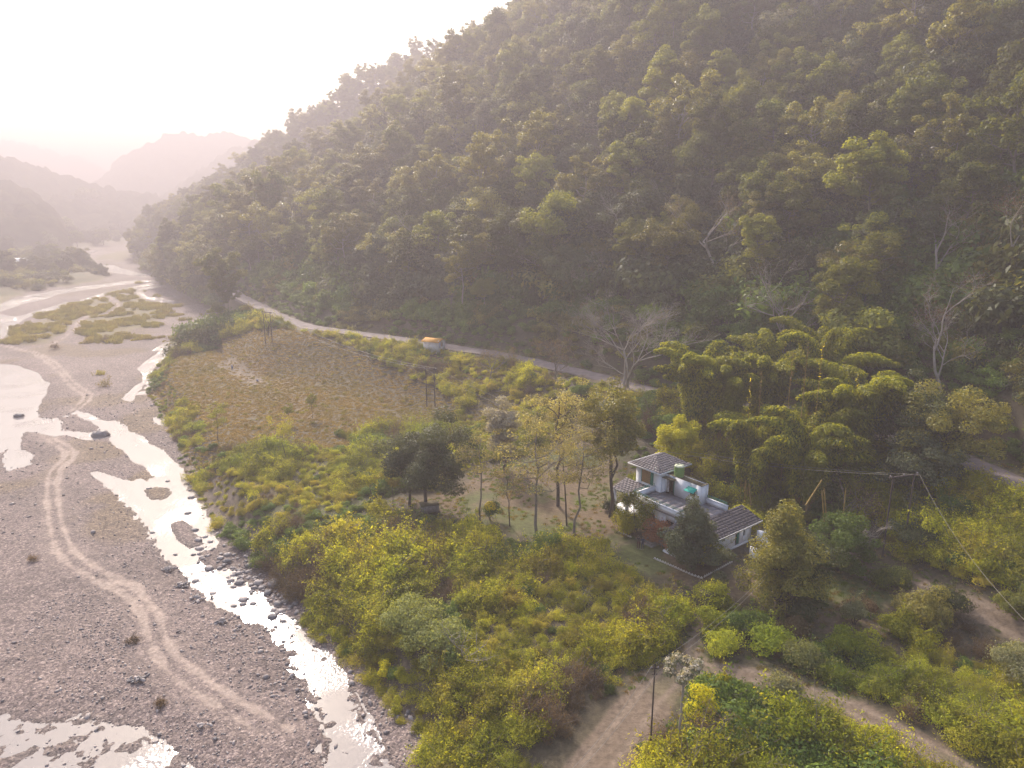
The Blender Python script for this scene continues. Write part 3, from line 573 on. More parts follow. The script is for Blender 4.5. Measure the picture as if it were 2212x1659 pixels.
# one object that holds a mass of instances (forest too thick to count, undergrowth, gravel)
def mass(name, label, cat, pos, rot, scl, idx, protos):
    pos = np.asarray(pos, np.float32); n = len(pos); me = bpy.data.meshes.new(name); me.vertices.add(n); me.vertices.foreach_set('co', pos.ravel())
    a = me.attributes.new('rot', 'FLOAT_VECTOR', 'POINT'); a.data.foreach_set('vector', np.asarray(rot, np.float32).ravel())
    a = me.attributes.new('scl', 'FLOAT_VECTOR', 'POINT'); a.data.foreach_set('vector', np.asarray(scl, np.float32).ravel())
    a = me.attributes.new('kind', 'INT', 'POINT'); a.data.foreach_set('value', np.asarray(idx, np.int32))
    o = link(bpy.data.objects.new(name, me)); o['kind'] = 'stuff'; o['label'] = label; o['category'] = cat
    ng = bpy.data.node_groups.new(name, 'GeometryNodeTree'); ng.interface.new_socket('Geometry', in_out='INPUT', socket_type='NodeSocketGeometry'); ng.interface.new_socket('Geometry', in_out='OUTPUT', socket_type='NodeSocketGeometry')
    N = ng.nodes.new; L = ng.links.new; gi = N('NodeGroupInput'); go = N('NodeGroupOutput'); jn = N('GeometryNodeJoinGeometry')
    def na(nm, ty): q = N('GeometryNodeInputNamedAttribute'); q.data_type = ty; q.inputs[0].default_value = nm; return q.outputs[0]
    ar, asn, ak = na('rot', 'FLOAT_VECTOR'), na('scl', 'FLOAT_VECTOR'), na('kind', 'INT')
    for k, pr in enumerate(protos):
        ip = N('GeometryNodeInstanceOnPoints'); ob = N('GeometryNodeObjectInfo'); ob.inputs['Object'].default_value = pr; ob.inputs['As Instance'].default_value = True
        cp = N('FunctionNodeCompare'); cp.data_type = 'INT'; cp.operation = 'EQUAL'; L(ak, cp.inputs[2]); cp.inputs[3].default_value = k
        er = N('FunctionNodeEulerToRotation'); L(ar, er.inputs[0]); L(er.outputs[0], ip.inputs['Rotation'])
        L(gi.outputs[0], ip.inputs['Points']); L(cp.outputs[0], ip.inputs['Selection']); L(ob.outputs['Geometry'], ip.inputs['Instance']); L(asn, ip.inputs['Scale']); L(ip.outputs[0], jn.inputs[0])
    L(jn.outputs[0], go.inputs[0]); md = o.modifiers.new('mass', 'NODES'); md.node_group = ng; return o
def jgrid(rng, x0, x1, y0, y1, s):
    xs, ys = np.meshgrid(np.arange(x0, x1, s), np.arange(y0, y1, s)); n = xs.size
    return xs.ravel() + rng.uniform(-.5, .5, n) * s, ys.ravel() + rng.uniform(-.5, .5, n) * s
def euler(rng, n, tilt=.1): return np.stack([rng.normal(size=n) * tilt, rng.normal(size=n) * tilt, rng.uniform(0, 6.28, n)], 1)
def tag(o, label, cat, group=None):
    o['label'] = label; o['category'] = cat
    if group: o['group'] = group
    return o
def empty(name, loc, rz=0.0):
    o = link(bpy.data.objects.new(name, None)); o.location = loc; o.rotation_euler = (0, 0, rz); o.empty_display_size = .3; return o
def place(proto, name, loc, rz, s, sz=None):   # a copy of a thing and of each of its parts
    r_ = proto[0].copy() if proto[0].data is None else proto[0].copy(); r_.name = name; link(r_); r_.location = loc; r_.rotation_euler = (0, 0, rz); r_.scale = (s, s, sz or s)
    for c in proto[1:]: q = c.copy(); link(q); q.parent = r_
    return r_

PEND = []
def later(o, look, where, cat, group, u): PEND.append((o, look, where, cat, group, u))
ORD = 'first second third fourth fifth sixth seventh eighth ninth tenth eleventh twelfth'.split()
def num(i): return ORD[i] if i < 12 else '%dth' % (i + 1) if i % 10 not in (0, 1, 2) else '%d%s' % (i + 1, ['st', 'nd', 'rd'][i % 10])
def settle():
    d = {}
    for q in PEND: d.setdefault((q[1], q[2], q[4]), []).append(q)
    for (look, where, group), l in d.items():
        l.sort(key=lambda q: q[5])
        for i, q in enumerate(l):
            n = len(l); a = '' if n == 1 else ('leftmost ' if i == 0 else 'rightmost ' if i == n - 1 else (num(i) + ' from left of ') if i <= n / 2 else num(n - 1 - i) + ' from right of ')
            pl = look + 's' if 'of' in a else look
            tag(q[0], a + pl + ' ' + where, q[3], q[4])
# ------------------------------------------------------------------ the forest on the hill
specs = [dict(seed=11, clr=1.45), dict(seed=12, h=13, cr=3.0, cb=.5), dict(seed=13, h=9.5, cr=3.8, cb=.35, clr=1.4), dict(seed=14, h=14, cr=2.7, cb=.4, nl=12), dict(seed=15, h=11.5, cr=4.2, cb=.5, clr=1.5, nl=11),
         dict(seed=16, h=12, cr=3.0, cb=.55, sparse=.35, n=120, ls=.36), dict(seed=17, h=10, cr=3.2, cb=.3, clr=1.2), dict(seed=18, h=13, cr=3.5, cb=.45, sparse=.2, n=140), dict(seed=19, h=17, cr=2.9, cb=.55, nl=11), dict(seed=20, h=16, cr=4.0, cb=.6, sparse=.2, nl=11, tr=.26), dict(seed=21, h=8, cr=2.6, cb=.25, nl=9, clr=1.1)]
shape_word = ['round crowned', 'tall', 'low broad', 'narrow', 'wide spreading', 'thin leaved', 'full crowned', 'open crowned', 'towering', 'high crowned', 'stubby']
tone = [ML_forest, ML_forest, ML_dark, ML_forest, ML_olive, ML_grey, ML_dark, ML_forest, ML_forest, ML_olive, ML_dark]
tone_word = ['green', 'mid green', 'dark green', 'green', 'olive', 'grey green', 'deep green', 'green', 'green', 'olive', 'dark green']
protoT = []; protoJ = []
for i, sp in enumerate(specs):
    T, C = tree_parts(**{**dict(n=260, ls=.37), **sp}); protoJ.append(joined('forest_tree_source', [(T, MB_grey if i % 3 else MB_pale), (C, tone[i])]))
    r0 = empty('forest_tree', (0, 0, 0)); tk = T.obj('trunk', [MB_grey if i % 3 else MB_pale], r0); cw = C.obj('crown', [tone[i]], r0); protoT.append((r0, tk, cw))
Tb, _ = bare_parts(31, 13, .16, 4); Tb2, _ = bare_parts(32, 9, .13, 4, .9); protoJ.append(joined('bare_tree_source', [(Tb, MB_pale)])); protoJ.append(joined('bare_tree_source', [(Tb2, MB_grey)]))
OPEN = [ground(u, v) for u, v in ((625, 389), (785, 352), (942, 395), (715, 282), (935, 292), (1008, 290))]
rng = np.random.RandomState(7)
x, y = jgrid(rng, -300, 420, 60, 720, 5.0)
z, D = H(x, y, True); r = D['r']; az = D['az']
fr_ = np.interp(az, FOOT_AZ, FOOT_R); c1r_ = np.interp(az, C1[:, 0], C1[:, 1]); c2r_ = np.interp(az, C2[:, 0], C2[:, 1])
bushy = 7 + 16 * fbm(x, y, 25, 2, 71) - 4 * (az < 0) - 8 * (az > 14)
ok = (az < 41) & (az > -29) & (((D['up']) & (D['dr'] > bushy) & (r < c2r_ + 25)) | ((D['de'] > 3) & (az < -19.8) & (D['dr'] > 7) & (r > 225) & (az > -26.5) & (r < c1r_ + 20)))
ok &= ~((r > c1r_ + 25) & (r < c2r_ - 110))
ok &= ~((r > c1r_ + 25) & (rng.rand(len(x)) < .25))
for q_ in OPEN:
    lat = (x * q_[1] - y * q_[0]) / math.hypot(q_[0], q_[1]); ahead = math.hypot(q_[0], q_[1]) - r
    ok &= ~((np.abs(lat) < 6.5) & (ahead > -6) & (ahead < 40))
x, y, z, r, az = x[ok], y[ok], z[ok], r[ok], az[ok]; n = len(x)
kind = rng.choice(13, n, p=[.10, .09, .08, .09, .08, .07, .09, .08, .08, .07, .07, .06, .04]); kind = np.where(kind > 10, kind, kind)
size = .58 + .95 * rng.rand(n) ** 1.5 * (1 + .25 * (fbm(x, y, 30, 2, 77) - .5)); size = np.where((az < -18) & (r < 340), size * 1.15, size)
p_f = y * math.cos(TH) - (z + 6 - CZ) * math.sin(TH); u_ = 512 + FPX * x / p_f; v_ = 384 - FPX * ((z + 6 - CZ) * math.cos(TH) + y * math.sin(TH)) / p_f
vis = (u_ > -5) & (u_ < 1030) & (v_ > -10) & (r < c1r_[ok] + 8)
score = np.where(vis & (kind < 11), size / r, 0); own = np.zeros(n, bool); own[np.argsort(-score)[:285]] = True
def where_(u, v, r_):
    if r_ > 300: hgt = 'near the ridge'
    elif r_ > 220: hgt = 'halfway up'
    else: hgt = 'low' if v < 235 else 'near the road'
    if u < 290: s_ = 'above the river bend'
    elif u < 400: s_ = 'above the road curve'
    elif u < 520: s_ = 'above the white hut'
    elif u < 660: s_ = 'above the bare tree'
    elif u < 880: s_ = 'above the bamboo'
    else: s_ = 'right of the bamboo'
    return hgt + ' ' + s_
for i in np.where(own)[0]:
    k = kind[i]; o = place(protoT[k], 'forest_tree', (x[i], y[i], z[i]), rng.uniform(0, 6.28), size[i], size[i] * rng.uniform(.9, 1.15))
    later(o, '%s%s %s tree' % ('big ' if size[i] > 1.3 else 'small ' if size[i] < .95 else '', tone_word[k], shape_word[k]), where_(u_[i], v_[i], r[i]), 'tree', 'forest trees on the hillside', u_[i])
for p in protoT:
    for o in p: bpy.data.objects.remove(o)
m_ = ~own
sc = np.stack([size[m_]] * 3, 1)
mass('forest', 'dense olive green forest covering the hillside and its ridges', 'forest', np.stack([x[m_], y[m_], z[m_]], 1), euler(rng, m_.sum(), .05), sc, kind[m_], protoJ)

# ------------------------------------------------------------------ scrub and undergrowth
SG = [shrub_geo(41, twigs=26), shrub_geo(42, 1.5, 1.3, 2800, .16, twigs=22), shrub_geo(43, 1.1, 1.9, 2400, .18, twigs=30), shrub_geo(44, 1.6, 1.1, 2600, .15, .45, 20), shrub_geo(45, 1.2, 1.2, 2600, .17, .6, 6), shrub_geo(46, 1.4, 1.2, 1700, .13, .3, 30)]
SM = [ML_scrub, ML_scrub, ML_scrub, ML_scrub, ML_green, ML_brown]
SP = []; SO = []
for g, mm in zip(SG, SM):
    o = g.obj('shrub', [mm, MB_grey]); scene.collection.objects.unlink(o); SO.append(o)
UG = [shrub_geo(51, 1.6, 1.8, 700, .36), shrub_geo(52, 1.8, 1.4, 700, .38)]
UO = []
for g, mm in zip(UG + UG, [ML_forest, ML_dark, ML_green, ML_olive]):
    o = g.obj('undergrowth_source', [mm]); scene.collection.objects.unlink(o); UO.append(o)
HOUSE_O = np.array([17.98, 80.4]); AX = np.array([math.cos(R(-52.5)), math.sin(R(-52.5))]); BX = np.array([-AX[1], AX[0]])
def hab(x, y): dx = x - HOUSE_O[0]; dy = y - HOUSE_O[1]; return dx * AX[0] + dy * AX[1], dx * BX[0] + dy * BX[1]
rng = np.random.RandomState(21)
x, y = jgrid(rng, -100, 95, 36, 215, 1.3)
z, D = H(x, y, True)
fs = sdf(x, y, FIELD, 60); cs = sdf(x, y, CLEAR, 60); dm = np.full(len(x), -50.)
for pl, wd in DIRT: dm = np.maximum(dm, wd - seg_dist(x, y, pl))
a_, b_ = hab(x, y)
ok = (D['de'] > -.5) & ((fs < -1.5) | (D['de'] < 4)) & (cs < -1.0) & (dm < -1.1) & ~((a_ > -7) & (a_ < 14) & (b_ > -9) & (b_ < 8)) & (D['dr'] > 3.6) & (np.abs(D['az']) < 42) & ~D['up'] & (D['r'] > 38)
den = fbm(x, y, 12, 3, 81); far = (y > 82) & (x < 0)
ok &= np.where(D['de'] < 4, den > .2, np.where(far, den > .34 + .14 * smooth((fs + 14) / 12) * (D['dr'] > 26), den > .05)) & (seg_dist(x, y, PATHF) > 1)
ok &= (rng.rand(len(x)) < np.where(D['dr'] < 24, .95, .97))
x, y, z, r = x[ok], y[ok], z[ok], D['r'][ok]; dr = D['dr'][ok]; az = D['az'][ok]; de = D['de'][ok]; dmm = np.maximum(dm[ok], cs[ok]); n = len(x)
big = fbm(x, y, 7, 3, 83); sz = (.55 + .95 * smooth((big - .35) * 2.6)) * rng.uniform(.75, 1.2, n); sz = np.where((y > 82) & (x < 2), sz * .85, sz); sz = np.where(dr < 24, sz * .85, sz)
sz *= .55 + .45 * smooth((-dmm) / 4); sz = np.where((de < 4) & (y > 78), sz * .6, np.where(de < 1.5, sz * .75, sz))
kp = rng.rand(n); gz = fbm(x, y, 9, 2, 86); bz = fbm(x, y, 6, 3, 88)
kind = np.where(bz > .67, 5, np.where((gz > .66) | (kp < .04), 4, rng.choice(4, n)))
u_ = 512 + FPX * x / (y * math.cos(TH) - (z - CZ) * math.sin(TH)); v_ = 384 - FPX * ((z + 1 - CZ) * math.cos(TH) + y * math.sin(TH)) / (y * math.cos(TH) - (z - CZ) * math.sin(TH))
score = np.where((u_ > 0) & (u_ < 1024) & (v_ > 0) & (v_ < 790), sz / r, 0); own = np.zeros(n, bool); own[np.argsort(-score)[:290]] = True
def swhere(x, y, de_, dm_, u, v):
    if de_ < 6: return 'on the river bank above the boulders' if y < 75 else 'on the river bank beside the dry field'
    if u > 700 and v > 560: return 'between the shady clearing and the dirt road' if v < 690 or u > 960 else 'below the dirt road beside the grey tree'
    if u > 640 and v > 640: return 'around the foot of the grey headed tree'
    if v > 640 and u < 560: return 'near the lower end of the stream'
    if dm_ > -3.5 and v > 640: return 'at the edge of the dirt road'
    if v > 560: return 'in the thicket between river and dirt road'
    if u < 400: return 'in the scrub before the dry field'
    return 'near the trees before the white house'
kw = ['olive', 'broad', 'upright', 'low', 'green', 'dry']
for i in np.where(own)[0]:
    o = SO[kind[i]].copy(); o.name = 'shrub'; link(o); o.location = (x[i], y[i], z[i] - .1); o.rotation_euler = (0, 0, rng.uniform(0, 6.28)); o.scale = (sz[i], sz[i], sz[i] * rng.uniform(.75, 1.15))
    later(o, '%s %s shrub' % ('large' if sz[i] > 1.45 else 'middling' if sz[i] > 1.2 else 'small', kw[kind[i]]), swhere(x[i], y[i], de[i], dmm[i], u_[i], v_[i]), 'shrub', 'shrubs of the scrub thicket', u_[i])
m_ = ~own; scx = np.stack([sz[m_], sz[m_], sz[m_] * rng.uniform(.7, 1.15, m_.sum())], 1)
mass('scrub', 'tangled olive scrub covering the terrace between river and road', 'scrub', np.stack([x[m_], y[m_], z[m_] - .1], 1), euler(rng, m_.sum(), .12), scx, kind[m_], SO)

rng = np.random.RandomState(22)
x, y = jgrid(rng, -260, 330, 40, 480, 2.7)
z, D = H(x, y, True); az = D['az']; r = D['r']; fr_ = np.interp(az, FOOT_AZ, FOOT_R); c1r_ = np.interp(az, C1[:, 0], C1[:, 1])
ok = (np.abs(az) < 42) & (D['de'] > 2) & (((D['up']) & (D['dr'] > 5.5) & (r < c1r_ + 15)) | ((D['dr'] > 4.5) & (az < -18) & (r > 205)))
ok &= (rng.rand(len(x)) < np.where(D['dr'] < 40, .95, .8))
x, y, z, dr, r = x[ok], y[ok], z[ok], D['dr'][ok], r[ok]; n = len(x)
g = fbm(x, y, 16, 3, 91); kind = np.where((g > .5) & (dr < 42), 2, np.where(g < .42, 1, np.where(rng.rand(n) < .25, 3, 0))); sz = rng.uniform(.8, 1.8, n) * (1 + .8 * (dr > 14)) * np.where(dr < 9, .6, 1)
x2, y2 = jgrid(rng, -160, 130, 45, 300, 1.35); z2, D2 = H(x2, y2, True); ok = (np.abs(D2['az']) < 42) & D2['up'] & (D2['dr'] > 3.1) & (D2['dr'] < 13) & (fbm(x2, y2, 6, 3, 93) > .33)
x3, y3 = jgrid(rng, -420, -60, 180, 620, 4.2); D3 = sdf(x3, y3, WEST, 60); k3 = (D3 > 1) & (fbm(x3, y3, 22, 3, 95) > .46) & (np.degrees(np.arctan2(x3, y3)) > -41); x3, y3 = x3[k3], y3[k3]; z3 = H(x3, y3)
x, y, z, n = np.r_[x, x3], np.r_[y, y3], np.r_[z, z3], n + len(x3); sz = np.r_[sz, rng.uniform(.7, 2.0, len(x3))]; kind = np.r_[kind, rng.choice([0, 1, 3], len(x3))]
n2_ = ok.sum(); s2 = rng.uniform(.35, .75, n2_) * (1 + .5 * (D2['dr'][ok] > 6)); x, y, z, n = np.r_[x, x2[ok]], np.r_[y, y2[ok]], np.r_[z, z2[ok]], n + n2_; sz = np.r_[sz, s2]; kind = np.r_[kind, np.where(fbm(x2[ok], y2[ok], 14, 2, 94) > .5, 2, 3)]
mass('undergrowth', 'thick green undergrowth at the foot of the hill above the road', 'undergrowth', np.stack([x, y, z - .2], 1), euler(rng, n, .2), np.stack([sz, sz, sz * rng.uniform(.7, 1.3, n)], 1), kind, UO)

# grass of the dry field, of the clearing and of the gravel island
TG = []
for i, mm in enumerate([ML_grass, ML_isle, ML_green, ML_grass]):
    o = tuft_geo(61 + i, .55, .17 if i != 1 else .4, 110, .035).obj('grass_source', [mm]); scene.collection.objects.unlink(o); TG.append(o)
rng = np.random.RandomState(23); X_, Y_, K_, S_ = [], [], [], []
x, y = jgrid(rng, -95, 10, 78, 215, .62); _, D = H(x, y, True); fs = sdf(x, y, FIELD, 60); g = fbm(x, y, 3, 4, 95)
ok = (D['de'] > .5) & (fs > -14) & (g > .22) & ((seg_dist(x, y, PITCH) > 1.2 + 2 * g) | (rng.rand(len(x)) < .35)) & ~D['up'] & (D['dr'] > 4); X_.append(x[ok]); Y_.append(y[ok]); K_.append(np.where(rng.rand(ok.sum()) < .05, 1, 0)); S_.append(rng.uniform(.4, 1.0, ok.sum()))
x, y = jgrid(rng, -200, -30, 110, 420, 1.5); _, D = H(x, y, True); isg = np.full(len(x), -9.)
for p in ISLAND: isg = np.maximum(isg, sdf(x, y, p))
g = fbm(x, y, 9, 4, 96); ok = (isg + (g - .5) * 34 > 1) & (g > .47) & (rng.rand(len(x)) < .7) & (D['tr'] > 2) & (D['ww'] < -1) & (D['de'] < 0); X_.append(x[ok]); Y_.append(y[ok]); K_.append(np.ones(ok.sum(), int)); S_.append(rng.uniform(1.0, 3.0, ok.sum()))
x, y = jgrid(rng, -15, 60, 48, 100, .7); _, D = H(x, y, True); cs = sdf(x, y, CLEAR, 60); g = fbm(x, y, 3, 4, 97); dm = np.full(len(x), -50.)
for pl, wd in DIRT: dm = np.maximum(dm, wd - seg_dist(x, y, pl))
ok = (((cs > -2) & (g > .50)) | ((dm > -2) & (dm < .5) & (g > .4))) & (D['dr'] > 4) & ~((hab(x, y)[0] > -5.5) & (hab(x, y)[0] < 11) & (hab(x, y)[1] > -6.5) & (hab(x, y)[1] < 5)); X_.append(x[ok]); Y_.append(y[ok]); K_.append(np.where(rng.rand(ok.sum()) < .55, 2, 0)); S_.append(rng.uniform(.35, .8, ok.sum()))
x, y = jgrid(rng, -30, 100, 50, 200, 1.1); _, D = H(x, y, True); ok = (D['dr'] > 2.7) & (D['dr'] < 5.5) & (np.abs(D['az']) < 41) & (D['de'] > 2); X_.append(x[ok]); Y_.append(y[ok]); K_.append(rng.choice([0, 2, 2], ok.sum())); S_.append(rng.uniform(.6, 1.2, ok.sum()))
x, y, kind, sz = map(np.concatenate, (X_, Y_, K_, S_)); z = H(x, y)
mass('grass', 'dry and green grass tufts on field, clearing and gravel island', 'grass', np.stack([x, y, z - .03], 1), euler(rng, len(x), .1), np.stack([sz] * 3, 1), kind, TG)

# ------------------------------------------------------------------ stones
def stone_geo(seed, n=1):
    rng = np.random.RandomState(seed); G = Geo(); t = (1 + 5 ** .5) / 2
    v = np.array([(-1, t, 0), (1, t, 0), (-1, -t, 0), (1, -t, 0), (0, -1, t), (0, 1, t), (0, -1, -t), (0, 1, -t), (t, 0, -1), (t, 0, 1), (-t, 0, -1), (-t, 0, 1)]) / 1.9
    f = np.array([(0, 11, 5), (0, 5, 1), (0, 1, 7), (0, 7, 10), (0, 10, 11), (1, 5, 9), (5, 11, 4), (11, 10, 2), (10, 7, 6), (7, 1, 8), (3, 9, 4), (3, 4, 2), (3, 2, 6), (3, 6, 8), (3, 8, 9), (4, 9, 5), (2, 4, 11), (6, 2, 10), (8, 6, 7), (9, 8, 1)])
    for _ in range(n):
        e = {}; v = list(map(tuple, v)); nf = []
        def mid(a, b):
            k = (min(a, b), max(a, b))
            if k not in e: q = np.array(v[a]) + np.array(v[b]); q = q / np.linalg.norm(q) * (np.linalg.norm(v[a]) + np.linalg.norm(v[b])) / 2; e[k] = len(v); v.append(tuple(q))
            return e[k]
        for a, b, c in f: p, q, s_ = mid(a, b), mid(b, c), mid(c, a); nf += [(a, p, s_), (b, q, p), (c, s_, q), (p, q, s_)]
        f = np.array(nf); v = np.array(v)
    v = np.array(v) * rng.uniform(.78, 1.2, (len(v), 1)) * np.array([1, rng.uniform(.6, .85), rng.uniform(.4, .65)]); G.add(v, f, np.full(len(f), rng.rand())); return G
def stone_mat(name, a, b_):
    m, nt, b = mat(name); L = nt.links.new; oi = node(nt, 'ShaderNodeObjectInfo'); geo = node(nt, 'ShaderNodeNewGeometry')
    no = node(nt, 'ShaderNodeTexNoise'); no.inputs['Scale'].default_value = 3; no.inputs['Detail'].default_value = 6; L(geo.outputs['Position'], no.inputs['Vector'])
    mx = node(nt, 'ShaderNodeMix', data_type='RGBA'); mx.inputs[6].default_value = (*a, 1); mx.inputs[7].default_value = (*b_, 1)
    ad = node(nt, 'ShaderNodeMath', operation='MULTIPLY_ADD'); L(no.outputs[0], ad.inputs[0]); ad.inputs[1].default_value = .5; L(oi.outputs['Random'], ad.inputs[2]); s_ = node(nt, 'ShaderNodeMath', operation='SUBTRACT'); L(ad.outputs[0], s_.inputs[0]); s_.inputs[1].default_value = .25
    L(s_.outputs[0], mx.inputs[0]); L(mx.outputs[2], b.inputs['Base Color']); b.inputs['Roughness'].default_value = .7
    bp = node(nt, 'ShaderNodeBump'); bp.inputs['Strength'].default_value = .5; bp.inputs['Distance'].default_value = .06; L(no.outputs[0], bp.inputs['Height']); L(bp.outputs[0], b.inputs['Normal']); return m
MS = stone_mat('river_stone', (.15, .13, .13), (.42, .355, .32)); MS2 = stone_mat('boulder_stone', (.13, .12, .125), (.42, .36, .33))
GS = []
for i in range(4):
    o = stone_geo(71 + i, 0).obj('stone_source', [MS]); scene.collection.objects.unlink(o); GS.append(o)
rng = np.random.RandomState(24); X_, Y_, S_ = [], [], []
x, y = jgrid(rng, -48, 6, 40, 80, .34); _, D = H(x, y, True); g = fbm(x, y, 4, 4, 98)
ok = (D['de'] < .8) & (D['tr'] > .5) & (D['az'] > -40) & (rng.rand(len(x)) < np.where(D['ww'] > 0, np.where(D['shal'], .30, np.where(D['rocky'], .22, .03)), np.where(D['tr'] < 1.6, .3, np.clip(.35 + (g - .5) * 2, .1, .9)))) ; X_.append(x[ok]); Y_.append(y[ok]); S_.append(np.exp(rng.normal(size=ok.sum()) * .45) * .085)
ed = (D['de'] > -7) & (D['de'] < .8) & (rng.rand(len(x)) < np.where(D['ww'] > 0, .05, .2)) & (y < 74); X_.append(x[ed]); Y_.append(y[ed]); S_.append(np.exp(rng.normal(size=ed.sum()) * .5) * .15)
x, y = jgrid(rng, -100, -10, 80, 150, 1.0); _, D = H(x, y, True); ok = (D['de'] < .5) & (D['tr'] > .6) & (D['ww'] < .5) & (rng.rand(len(x)) < .5); X_.append(x[ok]); Y_.append(y[ok]); S_.append(np.exp(rng.normal(size=ok.sum()) * .4) * .13)
x, y, sz = map(np.concatenate, (X_, Y_, S_)); z = H(x, y)
mass('gravel', 'grey and tan cobbles and pebbles strewn over the riverbed', 'gravel', np.stack([x, y, z + sz * .15], 1), euler(rng, len(x), .25), np.stack([sz] * 3, 1) * rng.uniform(.8, 1.2, (len(x), 3)), rng.choice(4, len(x)), GS)

# ------------------------------------------------------------------ the white house
MWALL = plain('white_limewash', (.79, .80, .85), .85, .10, 1.2, .2, .3); MTRIM = plain('white_painted_trim', (.70, .71, .75), .7, .06, 2)
MSLATE = plain('grey_slate', (.165, .15, .16), .85, .22, 2.2, .2); MSLATE2 = plain('dark_slate', (.075, .068, .078), .85, .2, 2.2, .15); MMOSS = plain('mossy_concrete', (.095, .08, .045), .95, .4, 2.2)
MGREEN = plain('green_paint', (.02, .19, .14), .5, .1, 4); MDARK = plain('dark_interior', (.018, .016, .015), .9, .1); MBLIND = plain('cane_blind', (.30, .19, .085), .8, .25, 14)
MFLOOR = plain('terrace_tiles', (.20, .185, .20), .7, .18, 1.6, .3); MGLASS = plain('window_glass', (.04, .05, .055), .15, .1, 1, .6); MTANK = plain('green_tank_plastic', (.16, .27, .07), .45, .08, 2); MTANKT = plain('pale_tank_lid', (.55, .58, .42), .5, .1, 3)
MAWN = plain('teal_sheet', (.01, .36, .29), .5, .15, 3); MBROWN = plain('brown_door', (.10, .045, .035), .6, .2, 5); MPLINTH = plain('stone_plinth', (.22, .19, .17), .9, .3, 3)
MBRICK = plain('white_edging_brick', (.62, .56, .52), .85, .2, 6)
def bx(G, x0, x1, y0, y1, z0, z1, m=0):
    v = [(x0, y0, z0), (x1, y0, z0), (x1, y1, z0), (x0, y1, z0), (x0, y0, z1), (x1, y0, z1), (x1, y1, z1), (x0, y1, z1)]
    G.add(v, [(3, 2, 1, 0), (4, 5, 6, 7), (0, 1, 5, 4), (1, 2, 6, 5), (2, 3, 7, 6), (3, 0, 4, 7)], None, m)
def box(name, x0, x1, y0, y1, z0, z1, m, parent): G = Geo(); bx(G, x0, x1, y0, y1, z0, z1); return G.obj(name, [m], parent)
def wall_u(G, u0, u1, z0, z1, holes, fix, th, axis):       # wall in the plane axis = fix, thickness th, with rectangular holes (u0, u1, z0, z1)
    us = sorted({u0, u1, *[h for q in holes for h in q[:2]]})
    for a, b in zip(us[:-1], us[1:]):
        zs = [(z0, z1)]
        for h in holes:
            if h[0] <= a and h[1] >= b: zs = [q for s_ in zs for q in ((s_[0], min(s_[1], h[2])), (max(s_[0], h[3]), s_[1])) if q[1] - q[0] > .01]
        for q in zs: bx(G, *((a, b, fix, fix + th) if axis == 'y' else (fix, fix + th, a, b)), *q)
Z0 = 3.0
house = tag(empty('house', (*HOUSE_O, Z0), R(-52.5)), 'white two level house with slate hip roof, open terrace and green rails', 'house')
box('plinth', -.95, 10.5, -3.9, 3.9, -.8, .28, MPLINTH, house)
G = Geo(); wall_u(G, -.7, 8.2, .28, 3.02, [(1.0, 2.4, 1.1, 2.2), (4, 5.4, 1.1, 2.2)], -3.6, .22, 'y'); wall_u(G, .03, 8.2, .28, 3.02, [], 1.72, .22, 'y'); wall_u(G, -3.38, -.02, .28, 3.02, [], -.7, .22, 'x'); wall_u(G, -3.38, 1.72, .28, 3.02, [], 7.98, .22, 'x')
G.obj('wall', [MWALL], house)
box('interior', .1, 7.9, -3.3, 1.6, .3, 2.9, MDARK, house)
box('terrace_floor', -.9, 8.3, -3.95, 1.95, 3.02, 3.2, MFLOOR, house)
for i in range(9):
    for j in range(6): box('floor_tile', -.66 + i * .98, .30 + i * .98, -3.62 + j * .9, -2.74 + j * .9, 3.2, 3.212 + .004 * ((i * 7 + j * 3) % 3), MFLOOR, house) if not (-.66 + i * .98 < 5.9 and -2.74 + j * .9 > .78) else None
def parapet(x0, x1, y0, y1, h=.55):
    box('parapet', x0, x1, y0, y1, 3.2, 3.2 + h, MWALL, house); box('parapet_cap', x0 - .05, x1 + .05, y0 - .05, y1 + .05, 3.2 + h, 3.28 + h, MTRIM, house)
    G = Geo(); lx = x1 - x0 > y1 - y0; L_ = (x1 - x0) if lx else (y1 - y0); cx, cyy = (x0 + x1) / 2, (y0 + y1) / 2; k = max(2, int(L_ / 1.0))
    for i in range(k + 1):
        t = .08 + (L_ - .16) * i / k; p = (x0 + t, cyy) if lx else (cx, y0 + t); G.tube([(*p, 3.28 + h), (*p, 3.62 + h)], .022, 5)
    for zz in (3.45 + h, 3.62 + h):
        e = ([(x0 + .05, cyy, zz), (x1 - .05, cyy, zz)] if lx else [(cx, y0 + .05, zz), (cx, y1 - .05, zz)]); G.tube(e, .03, 6)
    G.obj('rail', [MGREEN], house)
parapet(-.9, 8.25, -3.95, -3.77, .62); parapet(-.9, -.72, -3.75, -.1, .62); parapet(5.35, 8.25, 1.8, 1.98, .62)
